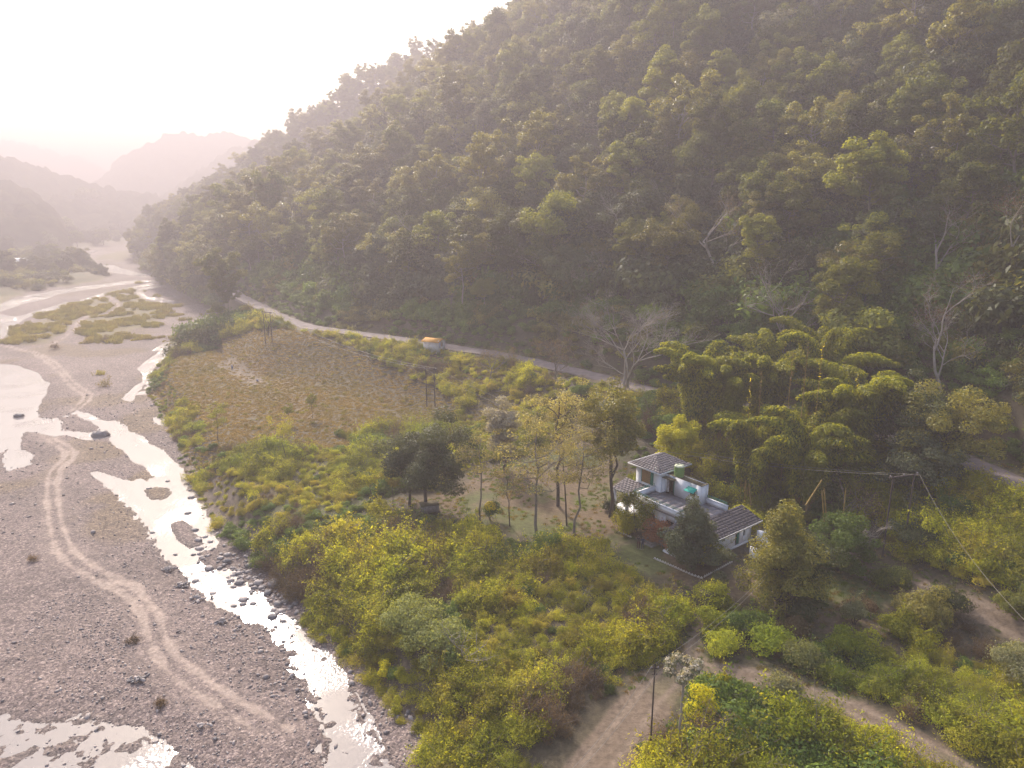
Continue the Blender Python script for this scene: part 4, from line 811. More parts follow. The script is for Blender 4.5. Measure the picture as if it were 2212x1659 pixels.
# tower
G = Geo(); wall_u(G, -4, 0, .28, 5.85, [(-3.0, -2.1, .28, 2.3), (-3.05, -1.25, 3.75, 5.45)], 0, .2, 'y'); wall_u(G, -4, 0, .28, 5.85, [], 4.1, .2, 'y'); wall_u(G, .2, 4.1, .28, 5.85, [(1.5, 2.5, 4.0, 5.2)], -4, .2, 'x'); wall_u(G, .2, 4.1, .28, 5.85, [], -.2, .2, 'x'); G.obj('tower_wall', [MWALL], house)
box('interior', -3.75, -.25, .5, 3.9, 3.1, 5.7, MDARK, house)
wn_ = box('window', -3.05, -1.62, .03, .09, 3.75, 5.45, MGREEN, house); wn_['label'] = 'tall window behind a brown cane blind'
for k in range(14): box('blind_slat', -3.02, -1.65, -.035 - .012 * (k % 2), -.01, 3.78 + k * .117, 3.885 + k * .117, MBLIND, wn_)
for a, b in ((-3.12, -3.05), (-1.25, -1.18)): box('window_jamb', a, b, -.03, .12, 3.70, 5.5, MGREEN, house)
sh = box('shutter', -1.60, -1.27, -.05, -.01, 3.78, 5.42, MGREEN, house)
w2 = box('window', -3.97, -3.9, 1.5, 2.5, 4.0, 5.2, MGREEN, house); box('pane', -4.0, -3.975, 1.58, 2.42, 4.08, 5.12, MGLASS, w2)
def slates(name, quad, parent, m, step=.42, row=.30, cap=150, th=.007):
    """overlapping slates laid row by row on the quad (eave a-b, top d-c)"""
    a, b, c, d = [np.array(q, float) for q in quad]; n_ = np.cross(b - a, d - a); n_ /= np.linalg.norm(n_); n_ *= np.sign(n_[2]); up = ((d + c) - (a + b)) / 2; L_ = np.linalg.norm(up); rows = int(L_ / row); cnt = 0; rng = np.random.RandomState(3); rest = Geo()
    for i in range(rows):
        t0, t1 = i / rows, min((i + 1.03) / rows, 1); p0, q0 = a + (d - a) * t0, b + (c - b) * t0; p1, q1 = a + (d - a) * t1, b + (c - b) * t1
        w0 = np.linalg.norm(q0 - p0); k = max(1, int(round(w0 / step))); e = (b - a) / np.linalg.norm(b - a); of = (i % 2) * .5
        for j in range(k + 1):
            s0, s1 = max(0, (j - of) / k), min(1, (j + 1 - of) / k)
            if s1 - s0 < .05: continue
            v = []
            jz = rng.uniform(0, .004)
            for q, hh in ((p0 + (q0 - p0) * (s0 + .004), th * 2.0), (p0 + (q0 - p0) * (s1 - .004), th * 2.0), (p1 + (q1 - p1) * (s1 - .004), th), (p1 + (q1 - p1) * (s0 + .004), th)): v.append(q + n_ * (hh + jz)); v.append(q + n_ * (hh + jz - th))
            f = [(0, 2, 4, 6), (0, 1, 3, 2), (2, 3, 5, 4), (6, 7, 1, 0), (4, 5, 7, 6)]
            if cnt < cap: g = Geo(); g.add(v, f); g.obj(name, [m], parent); cnt += 1
            else: rest.add(v, f)
    if rest.F: o = rest.obj(name, [m], parent); o['kind'] = 'stuff'
rf = Geo(); E0, E1, F0, F1, ze = -4.85, .35, -.6, 5.2, 5.85
r1_, r2_ = (-2.25, 1.7, 7.15), (-2.25, 2.9, 7.15)
rf.add([(E0, F0, ze), (E1, F0, ze), (E1, F1, ze), (E0, F1, ze), r1_, r2_], [(0, 1, 4, 4), (2, 3, 5, 5), (1, 2, 5, 4), (3, 0, 4, 5), (3, 2, 1, 0)]); roof = rf.obj('roof', [MSLATE], house)
G = Geo(); bx(G, E0 - .04, E1 + .04, F0 - .04, F0 + .04, ze - .17, ze + .02); bx(G, E1 - .04, E1 + .04, F0 + .04, F1, ze - .17, ze + .02); bx(G, E0 - .04, E0 + .04, F0 + .04, F1, ze - .17, ze + .02); bx(G, E0 - .04, E1 + .04, F1, F1 + .05, ze - .17, ze + .02); G.obj('fascia', [MTRIM], roof)
slates('slate', [(E0, F0, ze + .01), (E1, F0, ze + .01), (r1_[0], r1_[1], r1_[2] + .01), (r1_[0] - .01, r1_[1], r1_[2] + .01)], roof, MSLATE, .46, .3, 90)
slates('slate', [(E1, F0, ze + .01), (E1, F1, ze + .01), (r2_[0], r2_[1], r2_[2] + .01), (r1_[0], r1_[1], r1_[2] + .01)], roof, MSLATE, .46, .3, 120)
# service block with tank, on the terrace beside the tower
G = Geo(); wall_u(G, .02, 5.35, 3.2, 5.55, [(.35, 1.45, 3.2, 5.15), (3.75, 4.55, 3.9, 4.75)], .78, .15, 'y'); wall_u(G, .02, 5.35, 3.2, 5.55, [], 1.95, .15, 'y'); wall_u(G, .93, 1.95, 3.2, 5.55, [], 5.2, .15, 'x'); G.obj('block_wall', [MWALL], house)
G = Geo(); bx(G, .02, 5.2, .93, 1.95, 5.38, 5.5); G.obj('block_roof', [MMOSS], house)
G = Geo(); bx(G, .02, 5.42, .74, .9, 5.552, 5.60); bx(G, 5.2, 5.42, .902, 2.1, 5.552, 5.60); bx(G, .02, 5.19, 1.95, 2.1, 5.552, 5.60); G.obj('coping', [MMOSS], house)
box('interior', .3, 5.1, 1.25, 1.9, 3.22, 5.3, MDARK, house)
dr_ = box('door', .42, .84, .60, .66, 3.22, 5.1, MBROWN, house); dr_['label'] = 'louvred brown door leaf standing open'
for k in range(9): box('louvre', .46, .80, .57, .598, 3.45 + k * .17, 3.52 + k * .17, MTRIM, dr_)
for a, b in ((.35, .42), (1.38, 1.45)): box('door_jamb', a, b, .74, .80, 3.22, 5.15, MGREEN, house)
box('canopy', .1, 1.75, .05, .775, 5.2, 5.28, MMOSS, house)
w3 = box('window', 3.75, 4.55, .84, .88, 3.9, 4.75, MDARK, house); box('mullion', 4.13, 4.17, .80, .838, 3.9, 4.75, MBROWN, w3); box('pane', 3.8, 4.12, .825, .837, 3.95, 4.7, MGLASS, w3); box('pane', 4.18, 4.5, .825, .837, 3.95, 4.7, MGLASS, w3)
G = Geo(); G.add([(3.45, -.05, 4.72), (4.85, -.05, 4.72), (4.8, .775, 5.05), (3.5, .775, 5.05), (3.45, -.05, 4.69), (4.85, -.05, 4.69), (4.8, .775, 5.02), (3.5, .775, 5.02)], [(0, 1, 2, 3), (7, 6, 5, 4), (0, 4, 5, 1), (1, 5, 6, 2), (3, 7, 4, 0)]); G.tube([(3.5, .775, 4.4), (3.5, 0, 4.7)], .02, 4); G.tube([(4.8, .775, 4.4), (4.8, 0, 4.7)], .02, 4); G.obj('awning', [MAWN], house)
# lean-to end with dark slate roof
def pent(name, x0, x1, y0, y1, z0, z1, axis, m, cap, end=None):
    if axis == 'x': q = [(x1, y0, z0), (x1, y1, z0), (x0, y1, z1), (x0, y0, z1)]
    elif axis == '-y': q = [(x0, y0, z0), (x1, y0, z0), (x1, y1, z1), (x0, y1, z1)]
    G = Geo(); G.add(q + [(a, b, c - .1) for a, b, c in q], [(0, 1, 2, 3), (7, 6, 5, 4), (0, 4, 5, 1), (1, 5, 6, 2), (2, 6, 7, 3), (3, 7, 4, 0)]); o = G.obj(name, [m], house); g_ = Geo(); g_.add([(a, b, c - .09) for a, b, c in (q[0], q[1])] + [(a, b, c + .03) for a, b, c in (q[1], q[0])] + [(a + (.05 if axis == 'x' else 0), b - (0 if axis == 'x' else .05), c) for a, b, c in ((q[0][0], q[0][1], z0 - .14), (q[1][0], q[1][1], z0 - .14), (q[1][0], q[1][1], z0 + .035), (q[0][0], q[0][1], z0 + .035))], [(4, 5, 6, 7), (3, 2, 6, 7), (0, 1, 5, 4)]); g_.obj('fascia', [MTRIM], o); slates('slate', [(a, b, c + .005) for a, b, c in q], o, m, .5, .34, cap); return o
pent('lean_to_roof', 8.32, 11.1, -3.6, 4.6, 2.35, 3.35, 'x', MSLATE2, 110)
G = Geo(); wall_u(G, -2.9, 3.5, .28, 2.42, [(.55, 1.35, .28, 2.05), (2.0, 2.4, .95, 1.95)], 10.3, .2, 'x'); bx(G, 8.25, 10.3, 3.3, 3.5, .28, 2.65); bx(G, 8.25, 10.3, -2.9, -2.7, .28, 2.65); G.obj('end_wall', [MWALL], house)
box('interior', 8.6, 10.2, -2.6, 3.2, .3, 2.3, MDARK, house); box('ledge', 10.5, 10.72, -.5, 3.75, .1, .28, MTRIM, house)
d2 = box('door', 10.36, 10.40, .95, 1.35, .3, 2.05, MGREEN, house); w4 = box('window', 10.36, 10.40, 2.0, 2.4, .95, 1.95, MGREEN, house); box('pane', 10.402, 10.42, 2.05, 2.35, 1.0, 1.9, MGLASS, w4)
# veranda along the tower and projecting front room
pent('veranda_roof', -5.6, -.95, -2.6, -.02, 2.75, 3.45, '-y', MSLATE, 60)
for xx in (-5.35, -3.2, -1.25): box('pillar', xx - .16, xx + .16, -2.45, -2.13, .0, 2.7, MTRIM, house)
box('veranda_floor', -5.7, -.9, -2.7, -.02, -.4, .18, MTRIM, house)
G = Geo(); wall_u(G, 6.6, 9.3, .28, 2.5, [(7.5, 8.6, .9, 2.0)], -6.2, .2, 'y'); wall_u(G, -6.0, -3.97, .28, 2.5, [], 6.6, .2, 'x'); wall_u(G, -6.0, -3.97, .28, 2.5, [(-5.4, -4.6, .28, 2.1)], 9.1, .2, 'x'); G.obj('front_room_wall', [MWALL], house)
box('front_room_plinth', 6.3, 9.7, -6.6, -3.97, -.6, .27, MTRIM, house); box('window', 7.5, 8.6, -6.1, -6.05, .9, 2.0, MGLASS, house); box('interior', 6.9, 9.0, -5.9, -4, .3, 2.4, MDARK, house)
pent('front_room_roof', 6.3, 9.7, -6.9, -3.98, 2.55, 3.1, '-y', MSLATE2, 40)
G = Geo()
for k in range(4): bx(G, 3.2, 5.0, -7.3 + k * .42, -6.88 + k * .42, -.5, -.02 + .15 * k)
G.obj('step', [MPLINTH], house); box('porch_slab', 2.6, 6.2, -5.62, -3.97, -.4, .5, MPLINTH, house)
def hw(a, b, z=0): p = HOUSE_O + AX * a + BX * b; return (p[0], p[1], Z0 + z)
# tank
tank = tag(empty('water_tank', hw(1.55, 1.4, 5.5), .4), 'green cylindrical water tank with pale lid on the mossy block roof', 'water tank')
def lathe(prof, k=24, m=0):
    G = Geo(); a = np.arange(k) / k * 2 * np.pi; v = np.array([(r_ * math.cos(t), r_ * math.sin(t), z_) for r_, z_ in prof for t in a]); G.add(v, [(i * k + j, i * k + (j + 1) % k, (i + 1) * k + (j + 1) % k, (i + 1) * k + j) for i in range(len(prof) - 1) for j in range(k)], None, m); return G
pr = [(0, 0), (.58, 0)]
for k in range(5): pr += [(.60, .04 + k * .24), (.60, .20 + k * .24), (.575, .22 + k * .24), (.575, .25 + k * .24)]
lathe(pr + [(.6, 1.27)]).obj('body', [MTANK], tank)
lathe([(.6, 1.27), (.57, 1.36), (.40, 1.44), (.26, 1.46), (.26, 1.40), (0, 1.40)]).obj('lid', [MTANKT], tank)
G = Geo()
for k in range(6): t = k * math.pi / 3; G.tube([(.24 * math.cos(t), .24 * math.sin(t), 1.47), (.52 * math.cos(t), .52 * math.sin(t), 1.44), (.6 * math.cos(t), .6 * math.sin(t), 1.34)], .035, 5)
G.obj('rib', [MTANKT], tank)

# garden edging: tilted white bricks
def edging(pts, label):
    root = tag(empty('garden_edging', (*pts[0][:2], Z0)), label, 'edging', 'brick edgings of the house garden'); q = resample(np.array(pts, float), .34); me = None
    for i, p in enumerate(q):
        d = q[min(i + 1, len(q) - 1)] - q[max(i - 1, 0)]
        if me is None: G = Geo(); bx(G, -.11, .11, -.045, .045, -.08, .2); o = G.obj('brick', [MBRICK], root); me = o.data
        else: o = link(bpy.data.objects.new('brick', me)); o.parent = root
        o.location = (p[0] - pts[0][0], p[1] - pts[0][1], hz(p[0], p[1]) - Z0); o.rotation_euler = (0, R(38), math.atan2(d[1], d[0]))
edging([(15.34, 69.67), (16.9, 67.9), (18.4, 66.1), (19.3, 65.4)], 'sawtooth row of white bricks edging the garden facing the people')
edging([(19.7, 65.7), (20.97, 66.76), (22.3, 67.9), (23.6, 68.98)], 'sawtooth row of white bricks edging the garden toward the white yard wall')
edging([(11.85, 83.12), (12.5, 81.9), (13.01, 81.0)], 'short row of white edging bricks by the veranda pillar')
edging([(12.5, 76.22), (13.1, 75.5), (13.7, 74.7)], 'short row of white edging bricks beside the yellow green bush and steps')
# yard wall pieces
yw = tag(empty('yard_wall', (26.2, 69.2, Z0), 0), 'whitewashed yard wall overgrown with bare twigs right of the house', 'wall')
def slab(name, p, q, h, th, m, parent, o0):
    p = np.array(p) - o0; q = np.array(q) - o0; d = (q - p) / np.linalg.norm(q - p); n_ = np.array([-d[1], d[0]]) * th / 2; G = Geo(); v = [(*(p - n_), -.4), (*(q - n_), -.4), (*(q + n_), -.4), (*(p + n_), -.4)]; v += [(a, b, h) for a, b, _ in v]
    G.add(v, [(3, 2, 1, 0), (4, 5, 6, 7), (0, 1, 5, 4), (1, 2, 6, 5), (2, 3, 7, 6), (3, 0, 4, 7)]); return G.obj(name, [m], parent)
o0 = np.array([26.2, 69.2]); slab('panel', (25.7, 70.1), (26.55, 69.0), 1.35, .16, MWALL, yw, o0); slab('panel', (26.7, 69.15), (29.6, 71.6), 1.3, .16, MWALL, yw, o0)
rng = np.random.RandomState(5); G = Geo()
for k in range(26): a = np.array([rng.uniform(-.7, 3), 0, 1.35 * rng.rand() + .2]); a[1] = a[0] * .83 - .45 if a[0] > .4 else -a[0] * 1.1 - .1; e = a + rng.normal(size=3) * .5 + np.array([0, 0, .3]); G.tube(bend(rng, a, e, 4, .15), [.018, .014, .01, .006], 3)
G.obj('creeper', [MB_pale], yw)
yg = tag(empty('gate_panel', (27.8, 72.7, Z0)), 'plain tall white gate panel between the house end and the yard wall', 'gate'); slab('panel', (27.35, 72.9), (28.5, 72.3), 1.9, .08, MTRIM, yg, np.array([27.8, 72.7]))

# hut on the road verge
hp = np.array([-16.6, 149.4]); zt = 10.0
hut = tag(empty('roadside_hut', (hp[0], hp[1], zt), R(-28)), 'small white painted hut with orange sheet roof on the road edge', 'hut')
MHUT = plain('hut_whitewash', (.60, .57, .57), .9, .16, 1.5, .2); MRUST = plain('orange_sheet', (.50, .24, .035), .8, .18, 2)
G = Geo(); wall_u(G, -1.9, 1.9, -.2, 2.1, [], -1.35, .15, 'y'); wall_u(G, -1.9, 1.9, -.2, 2.1, [], 1.2, .15, 'y'); wall_u(G, -1.2, 1.2, -.2, 2.3, [(-.35, .45, .9, 1.9)], 1.75, .15, 'x'); wall_u(G, -1.2, 1.2, -.2, 2.3, [], -1.9, .15, 'x'); G.obj('wall', [MHUT], hut)
box('window', 1.8, 1.84, -.35, .45, .9, 1.9, plain('hut_hatch', (.38, .30, .25), .8, .1), hut); box('notice', 1.905, 1.925, -1.05, -.5, .7, 1.8, plain('lilac_notice', (.42, .40, .58), .8, .15, 6), hut)
G = Geo(); v = []
for xx in (-2.25, 2.25): v += [(xx, -1.75, 2.02), (xx, .1, 2.6), (xx, 1.75, 2.2)]
v += [(a, b, c - .06) for a, b, c in v]; G.add(v, [(0, 3, 4, 1), (1, 4, 5, 2), (6, 7, 10, 9), (7, 8, 11, 10), (0, 1, 7, 6), (1, 2, 8, 7), (3, 9, 10, 4), (4, 10, 11, 5), (0, 6, 9, 3), (2, 5, 11, 8)]); G.obj('roof', [MRUST], hut)
box('base', -2.0, 2.0, -1.5, 1.5, -3.2, -.2, MHUT, hut)

# ------------------------------------------------------------------ poles and wires
MPOLE = plain('rusty_pole', (.075, .055, .05), .7, .2, 3); MWIRE = plain('wire_metal', (.26, .235, .20), .5, .1, 1); MINS = plain('insulator_porcelain', (.35, .3, .3), .4, .1, 1)
def hframe(p, label, h=7.2, w_=1.9, yaw=0.0):
    o = tag(empty('power_pole', p, yaw), label, 'power pole', 'twin leg power poles')
    for s in (-1, 1): G = Geo(); G.tube([(s * w_ / 2, 0, -.5), (s * w_ / 2, 0, h)], [.11, .075], 6); G.obj('leg', [MPOLE], o)
    G = Geo(); bx(G, -w_ / 2 - .5, w_ / 2 + .5, -.06, .06, h - .22, h - .08); G.obj('cross_arm', [MPOLE], o)
    for s in (-1, 0, 1):
        i_ = lathe([(0, 0), (.09, 0), (.05, .08), (.09, .12), (.04, .2), (0, .22)], 8).obj('insulator', [MINS], o); i_.location = (s * (w_ / 2 + .35), 0, h - .08)
    return o
def wire(a, b, sag, label, r_=.018):
    t = np.linspace(0, 1, 26)[:, None]; a, b = np.array(a, float), np.array(b, float); p = a + (b - a) * t; p[:, 2] -= sag * 4 * (t * (1 - t))[:, 0]; c = a.copy(); G = Geo(); G.tube(p - c, r_, 4); o = G.obj('power_line', [MWIRE]); o.location = c; return tag(o, label, 'power line', 'power lines')
g1 = ground(431, 407); g2 = ground(269, 343); g3 = ground(893, 552)
hA = hframe(tuple(g1), 'twin leg power pole in the green slope below the white hut', 7.4, 1.7, R(-20))
hB = hframe(tuple(g2), 'twin leg power pole near the river at the far end of the dry field', 7.6, 2.2, R(-25))
hC = hframe(tuple(g3 + np.array([0, 0, 0])), 'twin leg power pole standing in shade right of the bamboo', 8.6, 2.6, R(15))
for s, nm in ((-1, 'river side'), (1, 'road side')):
    a = g2 + np.array([s * 1.4, 0, 7.6]); b = g1 + np.array([s * 1.1, 0, 7.4]); c = g3 + np.array([s * 1.6, 0, 8.6])
    wire(a, b, 2.0, '%s wire running from the far river pole to the pole below the hut' % nm, .022); wire(b, c, 4.2, '%s wire running from the pole below the hut past the bamboo' % nm, .016)
wire(g3 + np.array([1.6, 0, 8.6]), Pr(1060, 655, 44), 1.2, 'single pale wire falling from the shaded pole to the lower right', .012)
gp = ground(650, 754)
fp = tag(empty('steel_pole', tuple(gp)), 'single dark steel pole standing by the dirt road among shrubs', 'pole')
G = Geo(); G.tube([(0, 0, -.4), (0, 0, 3.6), (0, 0, 7.1)], [.075, .06, .045], 8); G.obj('shaft', [MPOLE], fp); G = Geo(); bx(G, -.25, .25, -.03, .03, 6.75, 6.82); bx(G, -.18, .18, -.03, .03, 6.3, 6.36); G.obj('bracket', [MPOLE], fp)
for s in (-.22, .22): i_ = lathe([(0, 0), (.06, 0), (.035, .05), (.06, .08), (0, .14)], 8).obj('insulator', [MINS], fp); i_.location = (s, 0, 6.82)
for s, nm in ((-.22, 'left'), (.22, 'right')):
    top = gp + np.array([s, 0, 6.95 - (0 if s < 0 else .35)])
    wire(top, Pr(772, 568 + (0 if s < 0 else 3), 64), .6, '%s of two thin wires from the steel pole toward the house trees' % nm, .012); wire(top, Pr(566 + 8 * (s > 0), 775, 36), .5, '%s of two thin wires crossing the dirt road to the bottom edge' % nm, .012)

# ------------------------------------------------------------------ trees that stand alone
def lone(name, label, cat, uv, kw, leafm, barkm=MB_grey, s=1.0, group=None, base=None, yaw=0.0):
    p = ground(*uv) if base is None else np.array([*base, hz(*base)]); T, C = tree_parts(**kw); o = empty(name, tuple(p), yaw); o.scale = (s, s, s); tag(o, label, cat, group); T.obj('trunk', [barkm], o); c = C.obj('crown', [leafm], o); return o
lone('broadleaf_tree', 'dense dark round tree with two trunks left of the leafy clearing', 'tree', (425, 509), dict(seed=101, h=10.5, cr=4.0, cb=.34, nl=14, n=420, ls=.24, clr=1.35, tr=.26, forks=2, flat=.8), ML_dark, MB_dark)
lone('broadleaf_tree', 'dark dense tree merged at the left side of the two trunked round tree', 'tree', (409, 506), dict(seed=102, h=9.6, cr=2.8, cb=.34, nl=9, n=380, ls=.24, clr=1.25, tr=.2), ML_dark, MB_dark)
lone('creeper_covered_tree', 'pale column of a tree wrapped in whitish creeper behind the clearing', 'tree', (503, 470), dict(seed=103, h=11, cr=1.4, cb=.25, nl=16, n=330, ls=.22, clr=.95, tr=.22, lean=.1), ML_white, MB_dark)
airy = [((537, 540), dict(seed=104, h=13, cr=4.6, cb=.48, nl=10, n=110, ls=.2, clr=1.15, tr=.2, sparse=.1), 'tall airy tree with pale straight trunk and level limbs in mid clearing', MB_grey),
        ((558, 506), dict(seed=105, h=15, cr=3.8, cb=.5, nl=11, n=170, ls=.22, clr=1.2, tr=.24), 'tall tree with dark trunk behind the airy trees of the clearing', MB_dark),
        ((574, 534), dict(seed=106, h=12, cr=3.4, cb=.52, nl=9, n=120, ls=.2, clr=1.1, tr=.16), 'slender light crowned tree nearest the path to the house', MB_grey),
        ((567, 526), dict(seed=116, h=10, cr=2.6, cb=.55, nl=7, n=90, ls=.2, clr=1.0, tr=.12), 'thin young tree just left of the slender light crowned tree', MB_dark),
        ((480, 520), dict(seed=107, h=10.5, cr=2.8, cb=.45, nl=8, n=90, ls=.2, clr=1.0, tr=.13), 'slim sparse tree between the dark round tree and the airy trees', MB_grey),
        ((510, 526), dict(seed=108, h=6.5, cr=1.4, cb=.5, nl=5, n=45, ls=.16, clr=.6, tr=.09), 'small thin sapling in the middle of the leaf strewn clearing', MB_dark)]
for uv, kw, lb, bk in airy: lone('slender_tree', lb, 'tree', uv, {**kw, 'h': kw['h'] * 1.15, 'n': int(kw['n'] * .75)}, ML_airy, bk)
lone('tall_tree', 'tall bushy crowned tree with forked trunk left of the white house', 'tree', (610, 517), dict(seed=109, h=18.0, cr=2.7, cb=.5, nl=14, n=260, ls=.26, clr=1.3, tr=.26, forks=3, lean=.2), ML_olive, MB_dark)
sap = [((218, 441), 6.6, 'sapling with thin clear stem at the left edge of the dry field'), ((285, 464), 8.2, 'tallest thin sapling, its fan crown in front of the dry field'), ((313, 418), 4.6, 'small lollipop sapling in the dry field'),
       ((290, 425), 4.0, 'short sapling right behind the tallest thin sapling'), ((308, 562), 3.6, 'crooked bushy sapling on the river bank above the boulders'), ((394, 508), 6.0, 'thin pole like sapling touching the dark round tree'), ((372, 503), 4.6, 'sparse glossy sapling left of the dark round tree')]
for i, (uv, h_, lb) in enumerate(sap): lone('sapling', lb, 'sapling', uv, dict(seed=120 + i, h=h_, cr=h_ * .2, cb=.55, nl=6, n=70, ls=.16, clr=h_ * .085, tr=.06, lean=.3), ML_scrub, MB_dark)
lone('yellow_green_tree', 'bright yellow green bushy tree behind the house roof', 'tree', (664, 463), dict(seed=130, h=9.5, cr=2.6, cb=.15, nl=14, n=330, ls=.26, clr=1.0, tr=.18, flat=.9), ML_yellow, MB_dark, base=(22.5, 90.5))
lone('broad_tree', 'big olive tree with drooping sprays just right of the house end', 'tree', (0, 0), dict(seed=131, h=11.0, cr=2.7, cb=.06, nl=20, n=330, ls=.22, clr=1.2, tr=.28, flat=.8, cone=1), ML_olive, MB_dark, base=(25.0, 60.0))
lone('grey_leaved_tree', 'dark grey green tree attached to the right side of the big olive tree', 'tree', (0, 0), dict(seed=132, h=6.5, cr=2.3, cb=.15, nl=12, n=330, ls=.22, clr=1.2, tr=.2), ML_dark, MB_dark, base=(27.6, 61.8))
lone('round_tree', 'round dark tree with bright yellow green top beside the shady clearing', 'tree', (0, 0), dict(seed=133, h=5.8, cr=2.3, cb=.2, nl=12, n=380, ls=.22, clr=1.0, tr=.16, flat=.85), ML_green, MB_dark, base=(34.0, 67.0))
lone('dark_conifer_shaped_tree', 'dark tapering tree standing in front of the house garden', 'tree', (0, 0), dict(seed=134, h=8.2, cr=2.3, cb=.08, nl=20, n=330, ls=.2, clr=.9, tr=.2, flat=.8, cone=1), ML_dark, MB_dark, base=(18.5, 66.9))
lone('feathery_tree', 'light feathery tree leaning before the veranda and terrace', 'tree', (0, 0), dict(seed=135, h=5.0, cr=1.7, cb=.2, nl=10, n=150, ls=.17, clr=.75, tr=.11, lean=.4), ML_scrub, MB_dark, base=(14.5, 76.0))
low = [('bush', 'yellow green rounded bush by the feathery tree at the garden corner', (13.1, 76.2), 1.5, 2.4, ML_yellow, 1), ('bush', 'small bright green clipped bush alone on the path', (9.9, 71.6), .8, 1.5, ML_yellow, 1), ('bush', 'rusty brown creeper bush heaped against the terrace wall', (17.0, 73.2), 1.7, 3.0, ML_red, 2),
       ('bush', 'rusty shrub under the dark tapering tree, right part', (21.2, 69.0), 1.5, 1.9, ML_scrub, 2), ('bush', 'bright yellow shrub at the left edge of the big pale green bank bush', (-11.1, 53.6), .7, 1.6, ML_yellow, 2), ('bush', 'glossy shrub in front of the trunk of the airy tree', (4.2, 70.2), 1.5, 3.2, ML_green, 2),
       ('bush', 'bright yellow green tall bush behind the grey headed tree, larger of two', (14.2, 45.0), 1.2, 3.6, ML_yellow, 3), ('bush', 'bright yellow green bush at the bottom edge beside the steel pole', (10.1, 40.6), 1.0, 2.2, ML_yellow, 2), ('bush', 'bright yellow green bush just above the larger one behind the grey headed tree', (16.0, 47.6), .9, 2.3, ML_yellow, 2),
       ('bush', 'pale leaved bush on the lower side of the dirt road bend', (20.9, 47.5), 1.4, 2.1, ML_pale, 2), ('bush', 'pale cream leaved bush at the right edge above the dirt road', (41.0, 50.5), 1.9, 2.6, ML_pale, 2), ('bush', 'pale young broad leaved bush in the shade of the clearing', (31.2, 57.5), 1.0, 2.6, ML_pale, 2),
       ('bush', 'large heaped sage green bush on the river bank', (-8.6, 56.0), 3.1, 2.9, ML_sage, 2), ('bush', 'lower sage green bush joined to the lower right of the large heaped one', (-5.6, 53.6), 2.3, 2.1, ML_sage, 2), ('bush', 'dark green bush with olive top by the shady track at far right', (45.0, 55.5), 2.2, 3.4, ML_forest, 3), ('bush', 'tall olive bush full of climbing sprays in the shady clearing', (37.5, 57.5), 2.3, 4.0, ML_olive, 3),
       ('bush', 'dark green half of the tall olive bush in the shady clearing', (39.8, 58.5), 1.8, 3.4, ML_dark, 3), ('bush', 'dark tangled bush between power pole and shady track', (42.5, 67.5), 2.4, 2.6, ML_dark, 2), ('bush', 'vine covered mound before the airy trees of the clearing', (-4.5, 74.0), 2.2, 3.0, ML_scrub, 2),
       ('bush', 'overgrown mound on the stone shelter by the footpath', (19.0, 60.6), 1.8, 2.7, ML_scrub, 2), ('bush', 'grey green creeper bush hanging over the lean to roof', (26.8, 76.5), 1.7, 3.2, ML_scrub, 2), ('bush', 'dense bamboo grass bush at the left foot of the bamboo', (24.0, 99.0), 2.4, 3.6, ML_green, 2),
       ('bush', 'dark leafy plant with glossy leaves beside the veranda pillar', (12.4, 82.3), .9, 1.3, ML_dark, 1), ('bush', 'yellow flowered bush beside the dark round tree', (-2.6, 79.5), .9, 2.8, ML_green, 1)]
low += [('bush', 'olive shrub heap just right of the footpath near the bin', (712, 628), 1.7, 1.8, ML_scrub, 2), ('bush', 'green leafy bush between footpath and big olive tree', (742, 634), 1.8, 2.0, ML_green, 2), ('bush', 'spreading olive bush below the big olive tree', (772, 648), 2.0, 1.9, ML_scrub, 2),
        ('bush', 'low thorny bush above the dirt road fork', (728, 652), 1.5, 1.3, ML_scrub, 2), ('bush', 'sage green bush at the right end of the dirt road bank', (806, 664), 1.8, 1.9, ML_sage, 2), ('bush', 'dry brown tangle between the olive bush and the shady clearing', (795, 636), 1.4, 1.2, ML_brown, 2), ('bush', 'dark green bush at the foot of the big olive tree', (800, 618), 1.6, 1.8, ML_dark, 2), ('bush', 'olive bush at the near edge of the shady clearing', (850, 655), 2.0, 2.2, ML_scrub, 2), ('bush', 'yellowish bush between shady clearing and dark green olive topped bush', (905, 640), 2.1, 2.4, ML_scrub, 2),
        ('bush', 'dusky shrub on the far side of the shady clearing', (890, 590), 1.8, 2.0, ML_forest, 2), ('bush', 'low brown shrub in the middle of the shady clearing', (860, 610), 1.2, 1.0, ML_brown, 2)]
for i, (nm, lb, (bx_, by_), r_, h_, mm, pr_) in enumerate(low):
    if bx_ > 100: bx_, by_ = P(bx_, by_, 3.0)[:2]
    z_ = hz(bx_, by_); o = empty('bush', (bx_, by_, z_ - .1)); tag(o, lb, 'bush'); g = shrub_geo(150 + i, r_, h_, int(2200 * r_ * r_ * .7 + 1500), .17 if r_ < 2 else .19, .55, 8); g.obj('foliage', [mm, MB_dark], o)
    G = Geo(); rg = np.random.RandomState(i)
    for k in range(4): G.tube(bend(rg, (0, 0, -.1), (rg.normal() * r_ * .4, rg.normal() * r_ * .4, h_ * .7), 4, .08), [.05, .04, .03, .015], 4)
    G.obj('stem', [MB_dark], o)
    if 'yellow flowered' in lb:
        rg = np.random.RandomState(3); d = ball(rg, 260, .8); d[:, 2] = np.abs(d[:, 2]); G = Geo(); G.leaves(d * np.array([.8, .8, .8]) + np.array([0, 0, h_ * .62]), d, .22, .7, rg); G.obj('flowers', [ML_flower], o)
